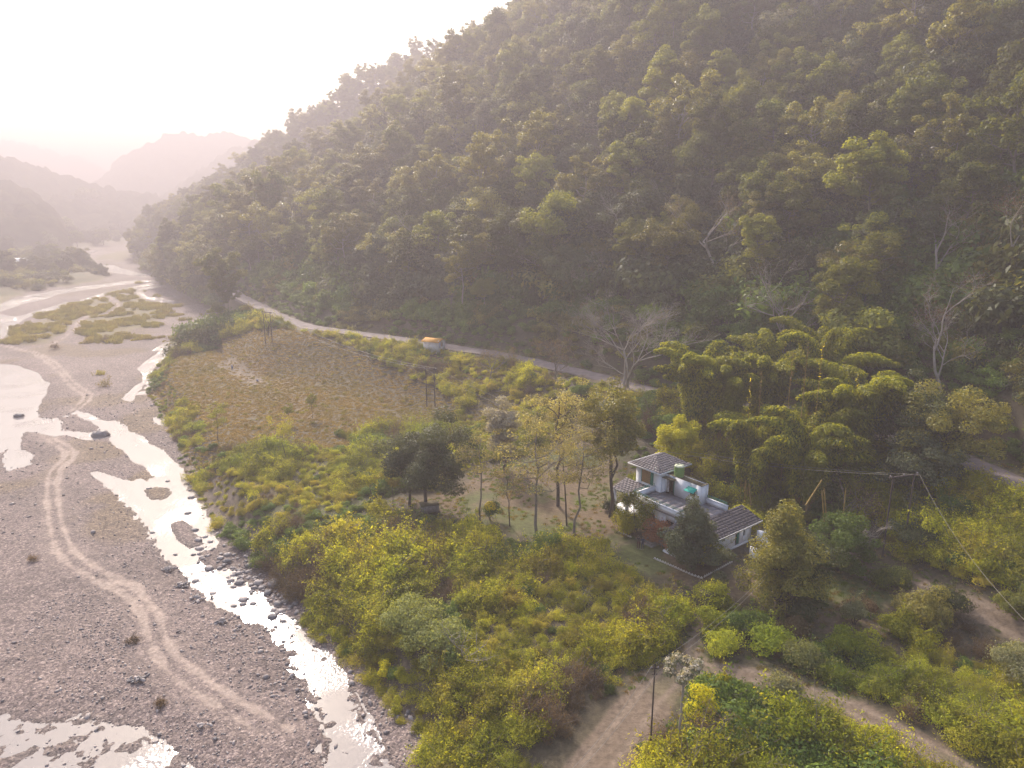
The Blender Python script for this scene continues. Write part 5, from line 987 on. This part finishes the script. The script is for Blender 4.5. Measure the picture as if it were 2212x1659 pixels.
# grey headed tree at the bottom
gt = tag(empty('grey_headed_tree', (11.4, 41.2, hz(11.4, 41.2))), 'thin trunked tree with flat grey flowering head by the dirt road', 'tree')
rng = np.random.RandomState(9); T = Geo(); T.tube(bend(rng, (0, 0, -.3), (.05, 0, 6.2), 7, .004), np.linspace(.10, .07, 7), 8); C = Geo(); W_ = Geo(); tips = []
for k in range(12): an = k * 2.4; e = np.array([math.cos(an) * rng.uniform(.4, 1.15), math.sin(an) * rng.uniform(.4, 1.1), 6.9 + rng.uniform(-.2, .5)]); T.tube(bend(rng, (0, 0, 5.7 + .04 * k), e, 4, .08), [.05, .04, .03, .02], 4); tips.append(e)
clumps(C, rng, tips, [.45] * 12, 150, .15, .7, 0, .7); clumps(W_, rng, [t_ + np.array([0, 0, .22]) for t_ in tips], [.4] * 12, 55, .15, .8, 0, .45)
T.obj('trunk', [MB_pale], gt); C.obj('crown', [ML_grey], gt); W_.obj('flower_head', [ML_white], gt)
# bare trees
def bare(uv, label, kw, m=MB_pale, base=None, haze_leaf=0):
    T, tips = bare_parts(**kw); p = ground(*uv) if base is None else np.array([*base, hz(*base)]); o = empty('bare_tree', tuple(p)); tag(o, label, 'bare tree'); T.obj('trunk', [m], o)
    if haze_leaf:
        rg = np.random.RandomState(kw['seed']); q = tips[rg.randint(len(tips), size=haze_leaf)] + rg.normal(size=(haze_leaf, 3)) * .35; G = Geo(); G.leaves(q, rg.normal(size=(haze_leaf, 3)), .22, .7, rg); G.obj('crown', [ML_brown], o)
    return o
bare((625, 389), 'big pale leafless tree with three leaning trunks at the road edge', dict(seed=201, h=17, tr=.22, levels=5, spread=.62, stems=3))
bare((785, 352), 'pale two stemmed leafless tree on the slope above the bamboo', dict(seed=202, h=16, tr=.18, levels=4, spread=.5, stems=2), haze_leaf=500)
bare((942, 395), 'leaning pale leafless tree with twisted crown on the right slope', dict(seed=203, h=15, tr=.24, levels=5, spread=.75, lean=(-.35, 0)), haze_leaf=900)
lone('broad_tree', 'wide grey green tree below the road at far right', 'tree', (0, 0), dict(seed=141, h=9, cr=4.6, cb=.3, nl=14, n=300, ls=.26, clr=1.4, tr=.25), ML_olive, MB_dark, base=(49.5, 76.5))
lone('broad_tree', 'dark wide tree between the bamboo and the far right road', 'tree', (0, 0), dict(seed=142, h=8.5, cr=4.4, cb=.25, nl=14, n=300, ls=.26, clr=1.4, tr=.25), ML_dark, MB_dark, base=(47.5, 82.0))
lone('broad_tree', 'shadowy broad tree behind the twin leg pole in the shade', 'tree', (0, 0), dict(seed=143, h=7.5, cr=3.8, cb=.2, nl=12, n=300, ls=.26, clr=1.3, tr=.22), ML_dark, MB_dark, base=(45.5, 74.0))
bare((555, 385), 'dark leafless tree wrapped in creeper before the road', dict(seed=204, h=10, tr=.2, levels=4, spread=.7), MB_grey, haze_leaf=700)
bare((488, 386), 'grey leafless tree with hanging twigs below the road right of the hut', dict(seed=205, h=8.5, tr=.15, levels=4, spread=.6), MB_grey, haze_leaf=600)
bare((466, 665), 'pale dead tree with spreading twigs rising from the thicket', dict(seed=206, h=5.6, tr=.09, levels=3, spread=.85), MB_pale)
bare((592, 597), 'small pale dead branch crown in the thicket below the house', dict(seed=207, h=2.9, tr=.05, levels=3, spread=.9), MB_pale, base=(7.4, 60.5))
bare((862, 560), 'small pale leafless tree beside the shady clearing under the bamboo', dict(seed=208, h=6.5, tr=.14, levels=4, spread=.6), MB_pale)
bare((836, 545), 'thin upright tree with pale trunk right of the bamboo stems', dict(seed=209, h=8.5, tr=.12, levels=3, spread=.5), MB_grey, haze_leaf=500)
bare((268, 336), 'small leafless tree by the road bend above the far river pole', dict(seed=210, h=9, tr=.16, levels=3, spread=.6), MB_dark)
bare((715, 282), 'tall pale trunked tree halfway up the hill above the bamboo', dict(seed=211, h=21, tr=.3, levels=4, spread=.45), MB_pale, haze_leaf=1500)
bare((935, 292), 'spreading pale limbed tree on the right slope above the leaning tree', dict(seed=212, h=14, tr=.26, levels=4, spread=.6), MB_pale, haze_leaf=900)
bare((1008, 290), 'thin pale trunked tree near the right edge of the slope', dict(seed=213, h=14, tr=.22, levels=4, spread=.5), MB_pale, haze_leaf=800)
bare((824, 50), 'pale forked leafless tree high on the slope near the top edge', dict(seed=214, h=19, tr=.3, levels=4, spread=.5, stems=2), MB_grey)

# ------------------------------------------------------------------ bamboo
def plume(G, rng, a, hd, h, reach, nl):
    t = np.linspace(0, 1, 12); p = np.stack([a[0] + hd[0] * reach * t ** 2.6, a[1] + hd[1] * reach * t ** 2.6, a[2] + h * np.sin(np.minimum(t * 1.75, 1.9)) / 1.0 * (1 - .06 * t)], 1); p += rng.normal(size=p.shape) * .06
    c = resample(p[2:], .40); k = len(c); cl = np.repeat(np.arange(k), nl); w_ = .38 + .90 * np.sin(np.pi * np.clip((cl / k) * .9 + .12, 0, 1)) ** .8
    d = ball(rng, len(cl), .3) * w_[:, None]; d[:, 2] = d[:, 2] * .75 - .25 * w_; q = c[cl] + d; hang = np.stack([d[:, 0] * .7 + hd[0] * .5, d[:, 1] * .7 + hd[1] * .5, np.full(len(cl), -.55)], 1)
    G.leaves(q, d + np.array([0, 0, .75]) + rng.normal(size=q.shape) * .35, .46, .36, rng, 0, hang); return p
def bamboo(base, label, n, h, seed, spread=1.8, nl=95, dirs=None):
    rng = np.random.RandomState(seed); o = empty('bamboo_clump', (*base, hz(*base))); tag(o, label, 'bamboo', 'clumps of arching yellow green bamboo')
    for k in range(n):
        an = k * 2.4 + rng.normal() * .3 if dirs is None else dirs[k % len(dirs)] + rng.normal() * .25; hd = (math.cos(an), math.sin(an)); a = np.array([hd[0] * rng.rand() * spread, hd[1] * rng.rand() * spread, -.3])
        G = Geo(); p = plume(G, rng, a, hd, h * rng.uniform(.7, 1.08), h * rng.uniform(.25, .55), nl); G.obj('leafy_plume', [ML_bamboo], o)
        T = Geo(); T.tube(p, np.linspace(.075, .025, len(p)), 5); T.obj('culm', [MB_bam], o)
    return o
BB = [(692, 462, 13.0, 9, 'leftmost bamboo clump with tall upright plumes beside the road'), (722, 470, 12.5, 10, 'bamboo clump with high arching plumes behind the yellow green tree'), (762, 468, 13.0, 10, 'rearmost bamboo clump in the middle of the grove'),
      (812, 470, 13.5, 10, 'tallest bamboo clump at the right rear of the grove'), (752, 500, 11.0, 11, 'front bamboo clump drooping over the house yard'), (800, 515, 11.5, 11, 'front bamboo clump with bare yellow stems showing'), (846, 500, 12.0, 11, 'rightmost bamboo clump in shade above the shady track')]
for i, (u, v, h_, n_, lb) in enumerate(BB): b = P(u, v, 3.6); bamboo((b[0], b[1]), lb, n_ + 8, h_ * 1.1, 301 + i)
rng = np.random.RandomState(31)
for i, (u, v, top) in enumerate([(798, 426, 340), (815, 400, 343), (756, 420, 372), (745, 430, 378), (787, 395, 352), (848, 440, 372)]):
    dd = (88 + i * 1.0); b = Pr(u + 2, v, dd); hh = hz(b[0], b[1]); t_ = Pr(u, top, dd); h_ = t_[2] - hh; o = empty('bamboo_shoot', (b[0], b[1], hh)); tag(o, ['tall bare yellow bamboo shoot rising highest above the grove', 'second tall yellow shoot with papery sheaths left of the highest', 'thin yellow shoot over the left middle of the grove', 'thin yellow shoot just left of its pair', 'short yellow shoot in the middle of the grove top', 'brown sheathed shoot at the right side of the grove'][i], 'bamboo shoot', 'bare bamboo shoots above the grove')
    T = Geo(); T.tube([(0, 0, 0), (.05, 0, h_ * .5), (0, 0, h_)], [.07, .05, .02], 5); T.obj('culm', [MB_bam], o); zz = np.linspace(h_ * .55, h_, 26); G = Geo(); G.leaves(np.stack([rng.normal(size=26) * .14, rng.normal(size=26) * .14, zz], 1), rng.normal(size=(26, 3)), .34, .5, rng); G.obj('sheath', [ML_flower if i % 2 else ML_brown], o)
for i, (u0, v0, u1, v1) in enumerate([(826, 548, 822, 490), (829, 548, 824, 488), (840, 545, 846, 488), (744, 512, 746, 480), (752, 514, 749, 484)]):
    a = ground(u0, v0); e = Pr(u1, v1, math.hypot(a[0], a[1])); G = Geo(); G.tube([(0, 0, -.2), tuple(e - a)], [.09, .07], 6); o = G.obj('leaning_culm', [MB_bam]); o.location = tuple(a); tag(o, ['left stem of the pair of yellow bamboo stems in the shade', 'right stem of the pair of yellow bamboo stems in the shade', 'single yellow bamboo stem leaning right of the pair', 'left yellow stem low behind the house block', 'right yellow stem low behind the house block'][i], 'bamboo stem', 'bare yellow bamboo stems')
a = Pr(806, 505, 74); e = Pr(822, 480, 75); G = Geo(); G.tube([(0, 0, 0), tuple(e - a)], [.09, .06], 6); o = G.obj('leaning_culm', [MB_bam]); o.location = tuple(a); tag(o, 'broken yellow bamboo stem slanting above the big olive tree', 'bamboo stem')

# ------------------------------------------------------------------ boulders, cairns
BO = [stone_geo(400 + i, 2).obj('boulder', [MS2], sm=True) for i in range(5)]
for o in BO: scene.collection.objects.unlink(o)
bl = [(2, 740, 78, 95, 'big flat boulder where the two channels meet'), (1, 138, 1226, 52, 'boulder in the broad left pool'), (2, 1100, 468, 32, 'dark boulder at the tip of the gravel bar'), (2, 1235, 413, 26, 'small dark boulder in mid channel above the gravel bar'),
      (2, 1408, 535, 40, 'boulder at the right shore opposite the gravel bar'), (2, 1385, 650, 40, 'boulder just above the long islet'), (2, 1435, 772, 46, 'round boulder beside the long islet'), (2, 1122, 792, 30, 'pointed dark boulder on the left shore'),
      (2, 1745, 910, 52, 'pale round boulder under the bank shrubs'), (2, 1470, 910, 48, 'dark flat boulder at the lower tip of the long islet'), (2, 1675, 1015, 56, 'pale boulder in the stony shallows'), (2, 1540, 1060, 52, 'brown boulder at the head of the rapids'),
      (2, 1760, 1095, 44, 'pale boulder by the small clear pool'), (2, 1835, 1050, 46, 'tan boulder on the shore by the pool'), (2, 1765, 1165, 62, 'largest of the three touching boulders in the rapids'), (2, 1720, 1192, 38, 'brown one of the three touching boulders'),
      (2, 1905, 1172, 64, 'flat pink boulder on the shore of the rapids'), (2, 1925, 1205, 36, 'grey boulder touching the flat pink one'), (2, 1795, 1285, 58, 'dark boulder in mid rapids'), (2, 1722, 1332, 38, 'small dark boulder at the left side of the rapids'),
      (2, 1790, 1320, 40, 'blue grey boulder below the dark one in mid rapids'), (2, 1865, 1315, 40, 'round grey boulder right of the blue grey one'), (2, 1855, 1225, 36, 'grey boulder between pink boulder and rapids'), (2, 2040, 1330, 34, 'reddish brown boulder near the bank'),
      (2, 2100, 1310, 50, 'pale flat boulder near the bank'), (2, 2075, 1368, 50, 'light grey boulder at the lower rapids'), (2, 2005, 1415, 60, 'large dark grey boulder at the lower rapids'), (2, 2180, 1328, 44, 'pinkish boulder at the foot of the bank'),
      (2, 1680, 965, 50, 'brown boulder in the stony shallows'), (2, 1625, 990, 40, 'grey boulder left of the pale one in the shallows'), (2, 1293, 955, 28, 'small boulder alone in the wide channel'), (2, 1425, 955, 30, 'small boulder below the long islet'),
      (2, 1440, 1150, 40, 'flat dark boulder left of the rapids'), (2, 1550, 858, 34, 'grey boulder at the right shore by the islet'), (3, 590, 1255, 0, '')]
rng = np.random.RandomState(41)
for k, X_, Y_, wd, lb in bl:
    if not wd: continue
    u, v = ck(k, [(X_, Y_)])[0]; p = P(u, v, .05); s = wd / 7.373 * np.linalg.norm(p - np.array([0, 0, CZ])) / FPX * .56
    o = BO[rng.randint(5)].copy(); o.name = 'boulder'; link(o); o.location = (p[0], p[1], max(hz(p[0], p[1]), -.05) + s * .18); o.scale = (s, s, s * .9); o.rotation_euler = (0, 0, rng.uniform(-.4, .4)); tag(o, lb, 'boulder', 'boulders in the river')
small = []
for _ in range(150):
    u, v = [(lambda q: q)(ck(2, [(rng.uniform(1480, 2200), 0)])[0])][0][0], 0
    X_ = rng.uniform(1450, 2212); Y_ = 900 + (X_ - 1450) * .66 + rng.normal() * 75; u, v = ck(2, [(X_, Y_)])[0]; small.append((u, v))
SB = [stone_geo(420 + i, 1).obj('stone', [MS2], sm=True) for i in range(4)]
for o in SB: scene.collection.objects.unlink(o)
for u, v in small:
    p = P(u, v, 0); D_ = sdf(np.array([p[0]]), np.array([p[1]]), EAST, 60)[0]
    if D_ > 0: continue
    o = SB[rng.randint(4)].copy(); o.name = 'stone'; link(o); s = math.exp(rng.normal() * .4) * .2; o.location = (p[0], p[1], max(hz(p[0], p[1]), -.05) + s * .15); o.scale = (s, s, s); o.rotation_euler = (0, 0, rng.uniform(0, 6)); later(o, 'small river stone', 'lying ' + ('in the upper shallows' if v < 562 else 'along the middle rapids' if v < 590 else 'beside the lower rapids'), 'stone', 'small stones along the rapids', u)
for i, (k, X_, Y_, n_, lb) in enumerate([(2, 1250, 1065, 34, 'heap of tan stones at the water edge, uppermost of the heaps'), (2, 1330, 1180, 26, 'heap of stacked stones just below the uppermost heap'), (2, 1450, 1280, 28, 'long low heap of stones beside the glittering rapids'), (2, 1642, 1453, 20, 'compact heap of flat stones near the lower rapids'), (3, 950, 1075, 20, 'heap of stones between the wheel tracks and the shallow pool'), (3, 1410, 1375, 8, 'three big stones with few small ones on the lower gravel')]):
    u, v = ck(k, [(X_, Y_)])[0]; p = P(u, v, .2); p[2] = hz(p[0], p[1]); root = tag(empty('stone_heap', tuple(p)), lb, 'stone heap', 'stone heaps on the gravel')
    for j in range(n_):
        o = SB[rng.randint(4)].copy(); o.name = 'stone'; link(o); o.parent = root; rr_ = abs(rng.normal()) * .45; an = rng.uniform(0, 6.28); s = rng.uniform(.14, .26); o.location = (math.cos(an) * rr_ * 1.4, math.sin(an) * rr_, max(.06, .42 - rr_ * .5) * rng.uniform(.5, 1)); o.scale = (s, s * .9, s * .8); o.rotation_euler = (rng.normal() * .4, rng.normal() * .4, an)
for i, (k, X_, Y_, lb) in enumerate([(3, 232, 250, 'brown washed up brush clump left of the wheel tracks'), (3, 905, 812, 'dark driftwood chunk left of the wheel tracks'), (3, 1090, 1230, 'dark scrap of brush below the wheel tracks'), (1, 400, 735, 'brown dry bush beside the track on the gravel bar'), (1, 770, 680, 'dry bush under the edge of the grassy island'), (1, 780, 1000, 'greenish low bush on the middle gravel')]):
    u, v = ck(k, [(X_, Y_)])[0]; p = P(u, v, .2); p[2] = hz(p[0], p[1]); g = shrub_geo(500 + i, .55 if k == 3 else 1.6, .45 if k == 3 else 1.0, 500, .14 if k == 3 else .3, .25, 10); o = g.obj('dry_bush', [ML_brown if i != 5 else ML_isle, MB_dark]); o.location = tuple(p); tag(o, lb, 'dry bush')

# ------------------------------------------------------------------ people
MSKIN = plain('skin', (.30, .17, .11), .6, .05); MHAIR = plain('hair_or_cap', (.16, .12, .09), .8, .2, 9); MSHOE = plain('pale_shoes', (.55, .5, .5), .6, .1); MDRED = plain('dark_red_cloth', (.085, .025, .035), .8, .1, 4); MPLUM = plain('dark_plum_cloth', (.045, .03, .04), .8, .1, 4); MNAVY = plain('navy_cloth', (.025, .035, .075), .8, .1, 4); MBLUE = plain('dark_blue_jacket', (.03, .045, .08), .8, .1, 4)
def person(loc, yaw, label, mats, h=1.66, seed=0):
    s = h / 1.7; me = bpy.data.meshes.new('person'); J = {}
    pts = [('pelvis', 0, 0, .95, .13), ('waist', 0, .01, 1.1, .125), ('chest', 0, .0, 1.28, .15), ('neckb', 0, .01, 1.43, .075), ('neck', 0, .015, 1.49, .05), ('head', 0, .0, 1.58, .085), ('crown', 0, .01, 1.66, .075)]
    for sd_, q in ((-1, 'l'), (1, 'r')):
        pts += [('hip' + q, sd_ * .1, 0, .9, .095), ('knee' + q, sd_ * .105, -.02, .5, .062), ('ank' + q, sd_ * .11, .03, .1, .042), ('toe' + q, sd_ * .13, -.13, .045, .038),
                ('sh' + q, sd_ * .18, 0, 1.39, .062), ('el' + q, sd_ * .235, .03, 1.12, .043), ('wr' + q, sd_ * (.21 if (seed + (sd_ > 0)) % 2 else .12), -.12 if (seed + (sd_ > 0)) % 2 else -.2, .92 if (seed + (sd_ > 0)) % 2 else 1.16, .03), ('ha' + q, sd_ * (.2 if (seed + (sd_ > 0)) % 2 else .06), -.16 if (seed + (sd_ > 0)) % 2 else -.24, .84 if (seed + (sd_ > 0)) % 2 else 1.2, .03)]
    for i, p in enumerate(pts): J[p[0]] = i
    E = [('pelvis', 'waist'), ('waist', 'chest'), ('chest', 'neckb'), ('neckb', 'neck'), ('neck', 'head'), ('head', 'crown')]
    for q in 'lr': E += [('pelvis', 'hip' + q), ('hip' + q, 'knee' + q), ('knee' + q, 'ank' + q), ('ank' + q, 'toe' + q), ('chest', 'sh' + q), ('sh' + q, 'el' + q), ('el' + q, 'wr' + q), ('wr' + q, 'ha' + q)]
    me.from_pydata([(p[1] * s, p[2] * s, p[3] * s) for p in pts], [(J[a], J[b]) for a, b in E], []); tmp = link(bpy.data.objects.new('person', me)); sk = tmp.modifiers.new('skin', 'SKIN'); me.skin_vertices[0].data
    for i, p in enumerate(pts): me.skin_vertices[0].data[i].radius = (p[4] * s, p[4] * s * .85); me.skin_vertices[0].data[i].use_root = (i == 0)
    sb = tmp.modifiers.new('sub', 'SUBSURF'); sb.levels = 2; sb.render_levels = 2
    dg = bpy.context.evaluated_depsgraph_get(); ev = bpy.data.meshes.new_from_object(tmp.evaluated_get(dg)); bpy.data.objects.remove(tmp)
    for m in mats: ev.materials.append(m)     # skin, top, trousers, shoes
    for f in ev.polygons:
        c = f.center / s; arm = abs(c.x) > .16 and c.z > .8
        f.material_index = 3 if c.z < .09 else 2 if (c.z < 1.0 and not arm) else 1 if c.z < 1.46 and not (c.z < .9 and arm) else 0
    ev.shade_smooth(); root = empty('person', loc, yaw); tag(root, label, 'person', 'two people by the steps'); b = link(bpy.data.objects.new('body', ev)); b.parent = root
    G = Geo(); g0 = stone_geo(3, 1); v = np.vstack(g0.V); v = v / np.linalg.norm(v, axis=1)[:, None]; keep = v * np.array([.102, .115, .12]) * s; keep[:, 1] = np.maximum(keep[:, 1], -.05 * s); keep[:, 2] = np.maximum(keep[:, 2], -.07 * s); G.add(keep + np.array([0, .02, 1.62]) * s, g0.F[0]); G.obj('hair', [mats[4]], root, True)
    G = Geo(); n_ = v * np.array([.016, .022, .026]) * s; G.add(n_ + np.array([0, -.09, 1.585]) * s, g0.F[0]); G.obj('nose', [mats[0]], root, True); return root
person((14.0, 72.0, hz(14.0, 72.0)), R(150), 'person in plum top and dark red trousers, left of the pair', [MSKIN, MPLUM, MDRED, MSHOE, MHAIR], 1.66, 0)
person((14.42, 71.8, hz(14.42, 71.8)), R(190), 'person in dark blue jacket and navy trousers, right of the pair', [MSKIN, MBLUE, MNAVY, MSHOE, MHAIR], 1.62, 1)
for (u, v, h_, w_, lb) in ((232.3, 368.6, .78, .3, 'small dark blue upright marker at the far end of the pale pitch strip'), (257.5, 381.5, .45, .35, 'low blue and white crate at the near end of the pale pitch strip')):
    p = ground(u, v); o = empty('marker_crate', tuple(p)); tag(o, lb, 'crate', 'pitch markers on the dry field')
    box('crate', -w_ / 2, w_ / 2, -w_ / 2, w_ / 2, 0, h_ * .6, plain('blue_plastic', (.06, .08, .2), .6, .1), o); box('crate', -w_ * .42, w_ * .42, -w_ * .42, w_ * .42, h_ * .6 + .01, h_, plain('pale_blue_plastic', (.18, .2, .3), .6, .1), o)
# stone shelter by the footpath, white bin, twig
sh_ = tag(empty('stone_shelter', (19.0, 59.6, hz(19, 59.6)), .2), 'small dark opening of a stone shelter under an overgrown mound by the footpath', 'shelter'); G = Geo(); bx(G, -1.2, -.35, -.3, 1.2, -.2, 1.6); bx(G, .45, .75, -.3, 1.2, -.2, 1.7); bx(G, -1.2, .75, -.2, 1.2, 1.6, 1.8); G.obj('wall', [MMOSS], sh_); box('back', -.34, .44, .9, 1.1, -.2, 1.6, MDARK, sh_)
lamp = tag(empty('white_bin', (17.7, 57.4, hz(17.7, 57.4))), 'small white bucket shaped bin on a stand by the footpath', 'bin'); lathe([(0, .5), (.13, .5), (.17, .95), (.15, .95), (.12, .6), (0, .6)], 14).obj('bucket', [MTRIM], lamp); G = Geo(); G.tube([(0, 0, 0), (0, 0, .5)], .03, 6); G.obj('stand', [MPOLE], lamp)
ws_ = tag(empty('concrete_box', (-10.3, 82.2, hz(-10.3, 82.2)), .3), 'low concrete box among the trunks of the dark round tree', 'concrete box'); box('body', -1.1, 1.1, -.7, .7, -.3, .9, MPLINTH, ws_); box('cover', -1.15, 1.15, -.75, .75, .9, 1.0, MMOSS, ws_)

# ------------------------------------------------------------------ far side of the valley: trees, houses, greenhouse, smoke
vp = []
for i, sp in enumerate([dict(seed=601, h=8, cr=3.6, cb=.2, nl=12, n=110, ls=.6, clr=1.6), dict(seed=602, h=10, cr=3.2, cb=.25, nl=12, n=110, ls=.6, clr=1.5), dict(seed=603, h=5, cr=2.8, cb=.1, nl=10, n=100, ls=.55, clr=1.4)]):
    T, C = tree_parts(**sp); r0 = empty('valley_tree', (0, 0, 0)); vp.append((r0, T.obj('trunk', [MB_dark], r0), C.obj('crown', [ML_dark if i != 1 else ML_forest], r0)))
rng = np.random.RandomState(61); c5 = lambda X, Y: (X / 17.696, 210 + Y / 17.696); q = []
for X_, Y_, s in [(20, 640, 1.3), (120, 700, 1), (190, 740, .9), (410, 620, 1.5), (330, 630, 1.1), (480, 640, 1.0), (330, 1050, 1.0), (390, 1080, .8), (730, 560, 1.0), (820, 560, 1.2), (960, 540, 1.3), (900, 560, 1), (660, 600, .9), (1130, 550, 1.2), (1220, 545, 1.5), (1290, 560, 1), (1420, 570, 1.3), (1560, 590, 1.2), (1640, 590, 1),
                  (1720, 610, 1), (1830, 600, 1.1), (1950, 610, 1.1), (2050, 600, 1), (2150, 610, 1), (1380, 380, 2.2), (1460, 390, 2.4), (1560, 400, 2.8), (1640, 420, 1.6), (100, 1160, 1.5), (40, 1130, 1.3), (180, 1180, 1.2), (700, 1080, 1.2), (640, 1070, .9), (780, 1060, .8), (900, 1120, 1), (1010, 1110, .8), (1100, 1130, 1), (1200, 1100, 1), (1320, 1000, 1.1), (1420, 1020, 1.2), (1500, 990, 1.2), (1610, 940, .9), (1540, 1040, .8), (1250, 1060, .8), (850, 1150, .9), (980, 1170, .8), (560, 1160, .7), (760, 1160, 1)]:
    q.append((*c5(X_, Y_), s))
for _ in range(95): q.append((*c5(rng.uniform(-200, 2150), rng.uniform(640, 1120) if rng.rand() < .6 else rng.uniform(430, 640)), rng.uniform(.6, 1.2)))
for u, v, s in q:
    p = P(u, v, 2.0)
    if sdf(np.array([p[0]]), np.array([p[1]]), WEST, 60)[0] < 1.5: continue
    if inside(np.array([u]), np.array([v]), np.array([c5(*z_) for z_ in ((360, 650), (720, 650), (720, 860), (360, 860))]))[0] or inside(np.array([u]), np.array([v]), np.array([c5(*z_) for z_ in ((-50, 900), (460, 900), (460, 1090), (-50, 1090))]))[0]: continue
    k = rng.randint(3); z_ = hz(p[0], p[1]); f = np.hypot(p[0], p[1]) / 480; o = place(vp[k], 'valley_tree', (p[0], p[1], z_), rng.uniform(0, 6), s * max(f, .55) * .85)
    later(o, '%s %s tree' % ('big' if s > 1.2 else 'small' if s < .9 else 'middling', ['round', 'tall', 'low'][k]), ('beside the greenhouse' if v > 262 and u < 60 else 'on the far bank before the river bend' if v > 262 else 'around the yellow field' if u < 50 else 'behind the far channel' if v > 235 else 'at the foot of the far hills'), 'tree', 'trees across the valley', u)
for p in vp:
    for o in p: bpy.data.objects.remove(o)
def cottage(u, v, w_, d_, h_, yaw, label, cat='house', roofm=None, wallm=None):
    p = P(u, v, 2.2); p[2] = hz(p[0], p[1]) - .3; o = tag(empty('far_house', tuple(p), yaw), label, cat); G = Geo(); wall_u(G, -w_ / 2, w_ / 2, 0, h_, [(-w_ * .1, w_ * .1, 0, h_ * .75), (w_ * .2, w_ * .33, h_ * .35, h_ * .75), (-w_ * .33, -w_ * .2, h_ * .35, h_ * .75)], -d_ / 2, .25, 'y'); wall_u(G, -w_ / 2, w_ / 2, 0, h_, [], d_ / 2 - .25, .25, 'y'); wall_u(G, -d_ / 2 + .25, d_ / 2 - .25, 0, h_, [], -w_ / 2, .25, 'x'); wall_u(G, -d_ / 2 + .25, d_ / 2 - .25, 0, h_, [], w_ / 2 - .25, .25, 'x'); G.obj('wall', [wallm or MWALL], o)
    box('door', -w_ * .1, w_ * .1, -d_ / 2 + .1, -d_ / 2 + .16, 0, h_ * .75, MBROWN, o)
    for a, b in ((w_ * .2, w_ * .33), (-w_ * .33, -w_ * .2)): box('window', a, b, -d_ / 2 + .1, -d_ / 2 + .16, h_ * .35, h_ * .75, MGLASS, o)
    G = Geo(); v_ = [(-w_ / 2 - .5, -d_ / 2 - .5, h_), (w_ / 2 + .5, -d_ / 2 - .5, h_), (w_ / 2 + .5, d_ / 2 + .5, h_), (-w_ / 2 - .5, d_ / 2 + .5, h_), (-w_ / 2 - .5, 0, h_ + d_ * .25), (w_ / 2 + .5, 0, h_ + d_ * .25)]; G.add(v_, [(0, 1, 5, 4), (2, 3, 4, 5), (1, 2, 5, 5), (3, 0, 4, 4), (3, 2, 1, 0)]); G.obj('roof', [roofm or MTRIM], o); return o
MGH = plain('white_poly_cover', (.8, .8, .76), .5, .05, .3)
p = P(8, 265, 2.2); gh = tag(empty('greenhouse', (p[0] - 6, p[1], hz(p[0], p[1])), R(-4)), 'long white tunnel greenhouse at the left edge of the valley', 'greenhouse'); G = Geo(); k = 9; V_ = []
for xx in (-26, 24): V_ += [(xx + (1.2 if xx > 0 else 0) * (1 - math.sin(t)), -4.5 * math.cos(t), 1.2 + 3.2 * math.sin(t)) for t in np.linspace(0, math.pi, k)]
G.add(V_, [(i, i + k, i + k + 1, i + 1) for i in range(k - 1)]); G.obj('cover', [MGH], gh); G = Geo(); bx(G, -26, 25, -4.5, -4.3, 0, 1.2); bx(G, -26, 25, 4.3, 4.5, 0, 1.2); bx(G, 24.6, 24.8, -4.3, 4.3, 0, 3.6); G.obj('wall', [MGH], gh)
cottage(*c5(640, 525), 14, 8, 3.2, .1, 'long pale blue white house between hazy trees'); cottage(*c5(755, 525), 9, 8, 4.5, .2, 'pale house at the right end of the long house'); cottage(*c5(703, 657), 4, 3, 2.2, .3, 'tiny white shed at the corner of the yellow field')
cottage(*c5(1710, 345), 14, 10, 4, .3, 'white house beside the farthest big tree'); cottage(*c5(1915, 368), 16, 8, 3.5, -.3, 'white roofed house in the haze right of the farthest big tree'); cottage(*c5(2150, 405), 26, 12, 4, 0, 'long white roofed building near the hill spur'); cottage(*c5(85, 545), 12, 8, 3, 0, 'low house at the left edge behind trees')
# smoke
def smoke():
    m = bpy.data.materials.new('thin_smoke'); m.use_nodes = True; nt = m.node_tree; nt.nodes.clear(); o = nt.nodes.new('ShaderNodeOutputMaterial'); vp_ = nt.nodes.new('ShaderNodeVolumePrincipled'); vp_.inputs['Density'].default_value = .07; vp_.inputs['Color'].default_value = (.97, .97, .98, 1); nt.links.new(vp_.outputs[0], o.inputs['Volume'])
    base = P(*c5(50, 350), 3); G = Geo(); rg = np.random.RandomState(2); rr_ = np.hypot(base[0], base[1])
    pts = [(50, 335, 4), (52, 300, 7), (62, 262, 11), (85, 225, 16), (100, 195, 20), (92, 160, 18), (80, 125, 16), (100, 95, 24), (140, 60, 30), (180, 30, 32), (215, 5, 30), (240, -20, 28)]
    g0 = stone_geo(8, 2)
    for X_, Y_, w_ in pts:
        p = Pr(*c5(X_, Y_), rr_); s = w_ / 17.7 * rr_ / FPX * 1.5; v = g0.V[0] / np.linalg.norm(g0.V[0], axis=1)[:, None]; v = v * (1 + (fbm(v[:, 0] * 2 + X_, v[:, 1] * 2 + v[:, 2] * 1.7, 1, 3, 1)[:, None] - .5) * .7); G.add(v * s + p - base, g0.F[0])
    o_ = G.obj('smoke', [m]); o_.location = tuple(base); o_['kind'] = 'stuff'; o_['label'] = 'thin white smoke plume rising from the far valley'; o_['category'] = 'smoke'
smoke()
settle()
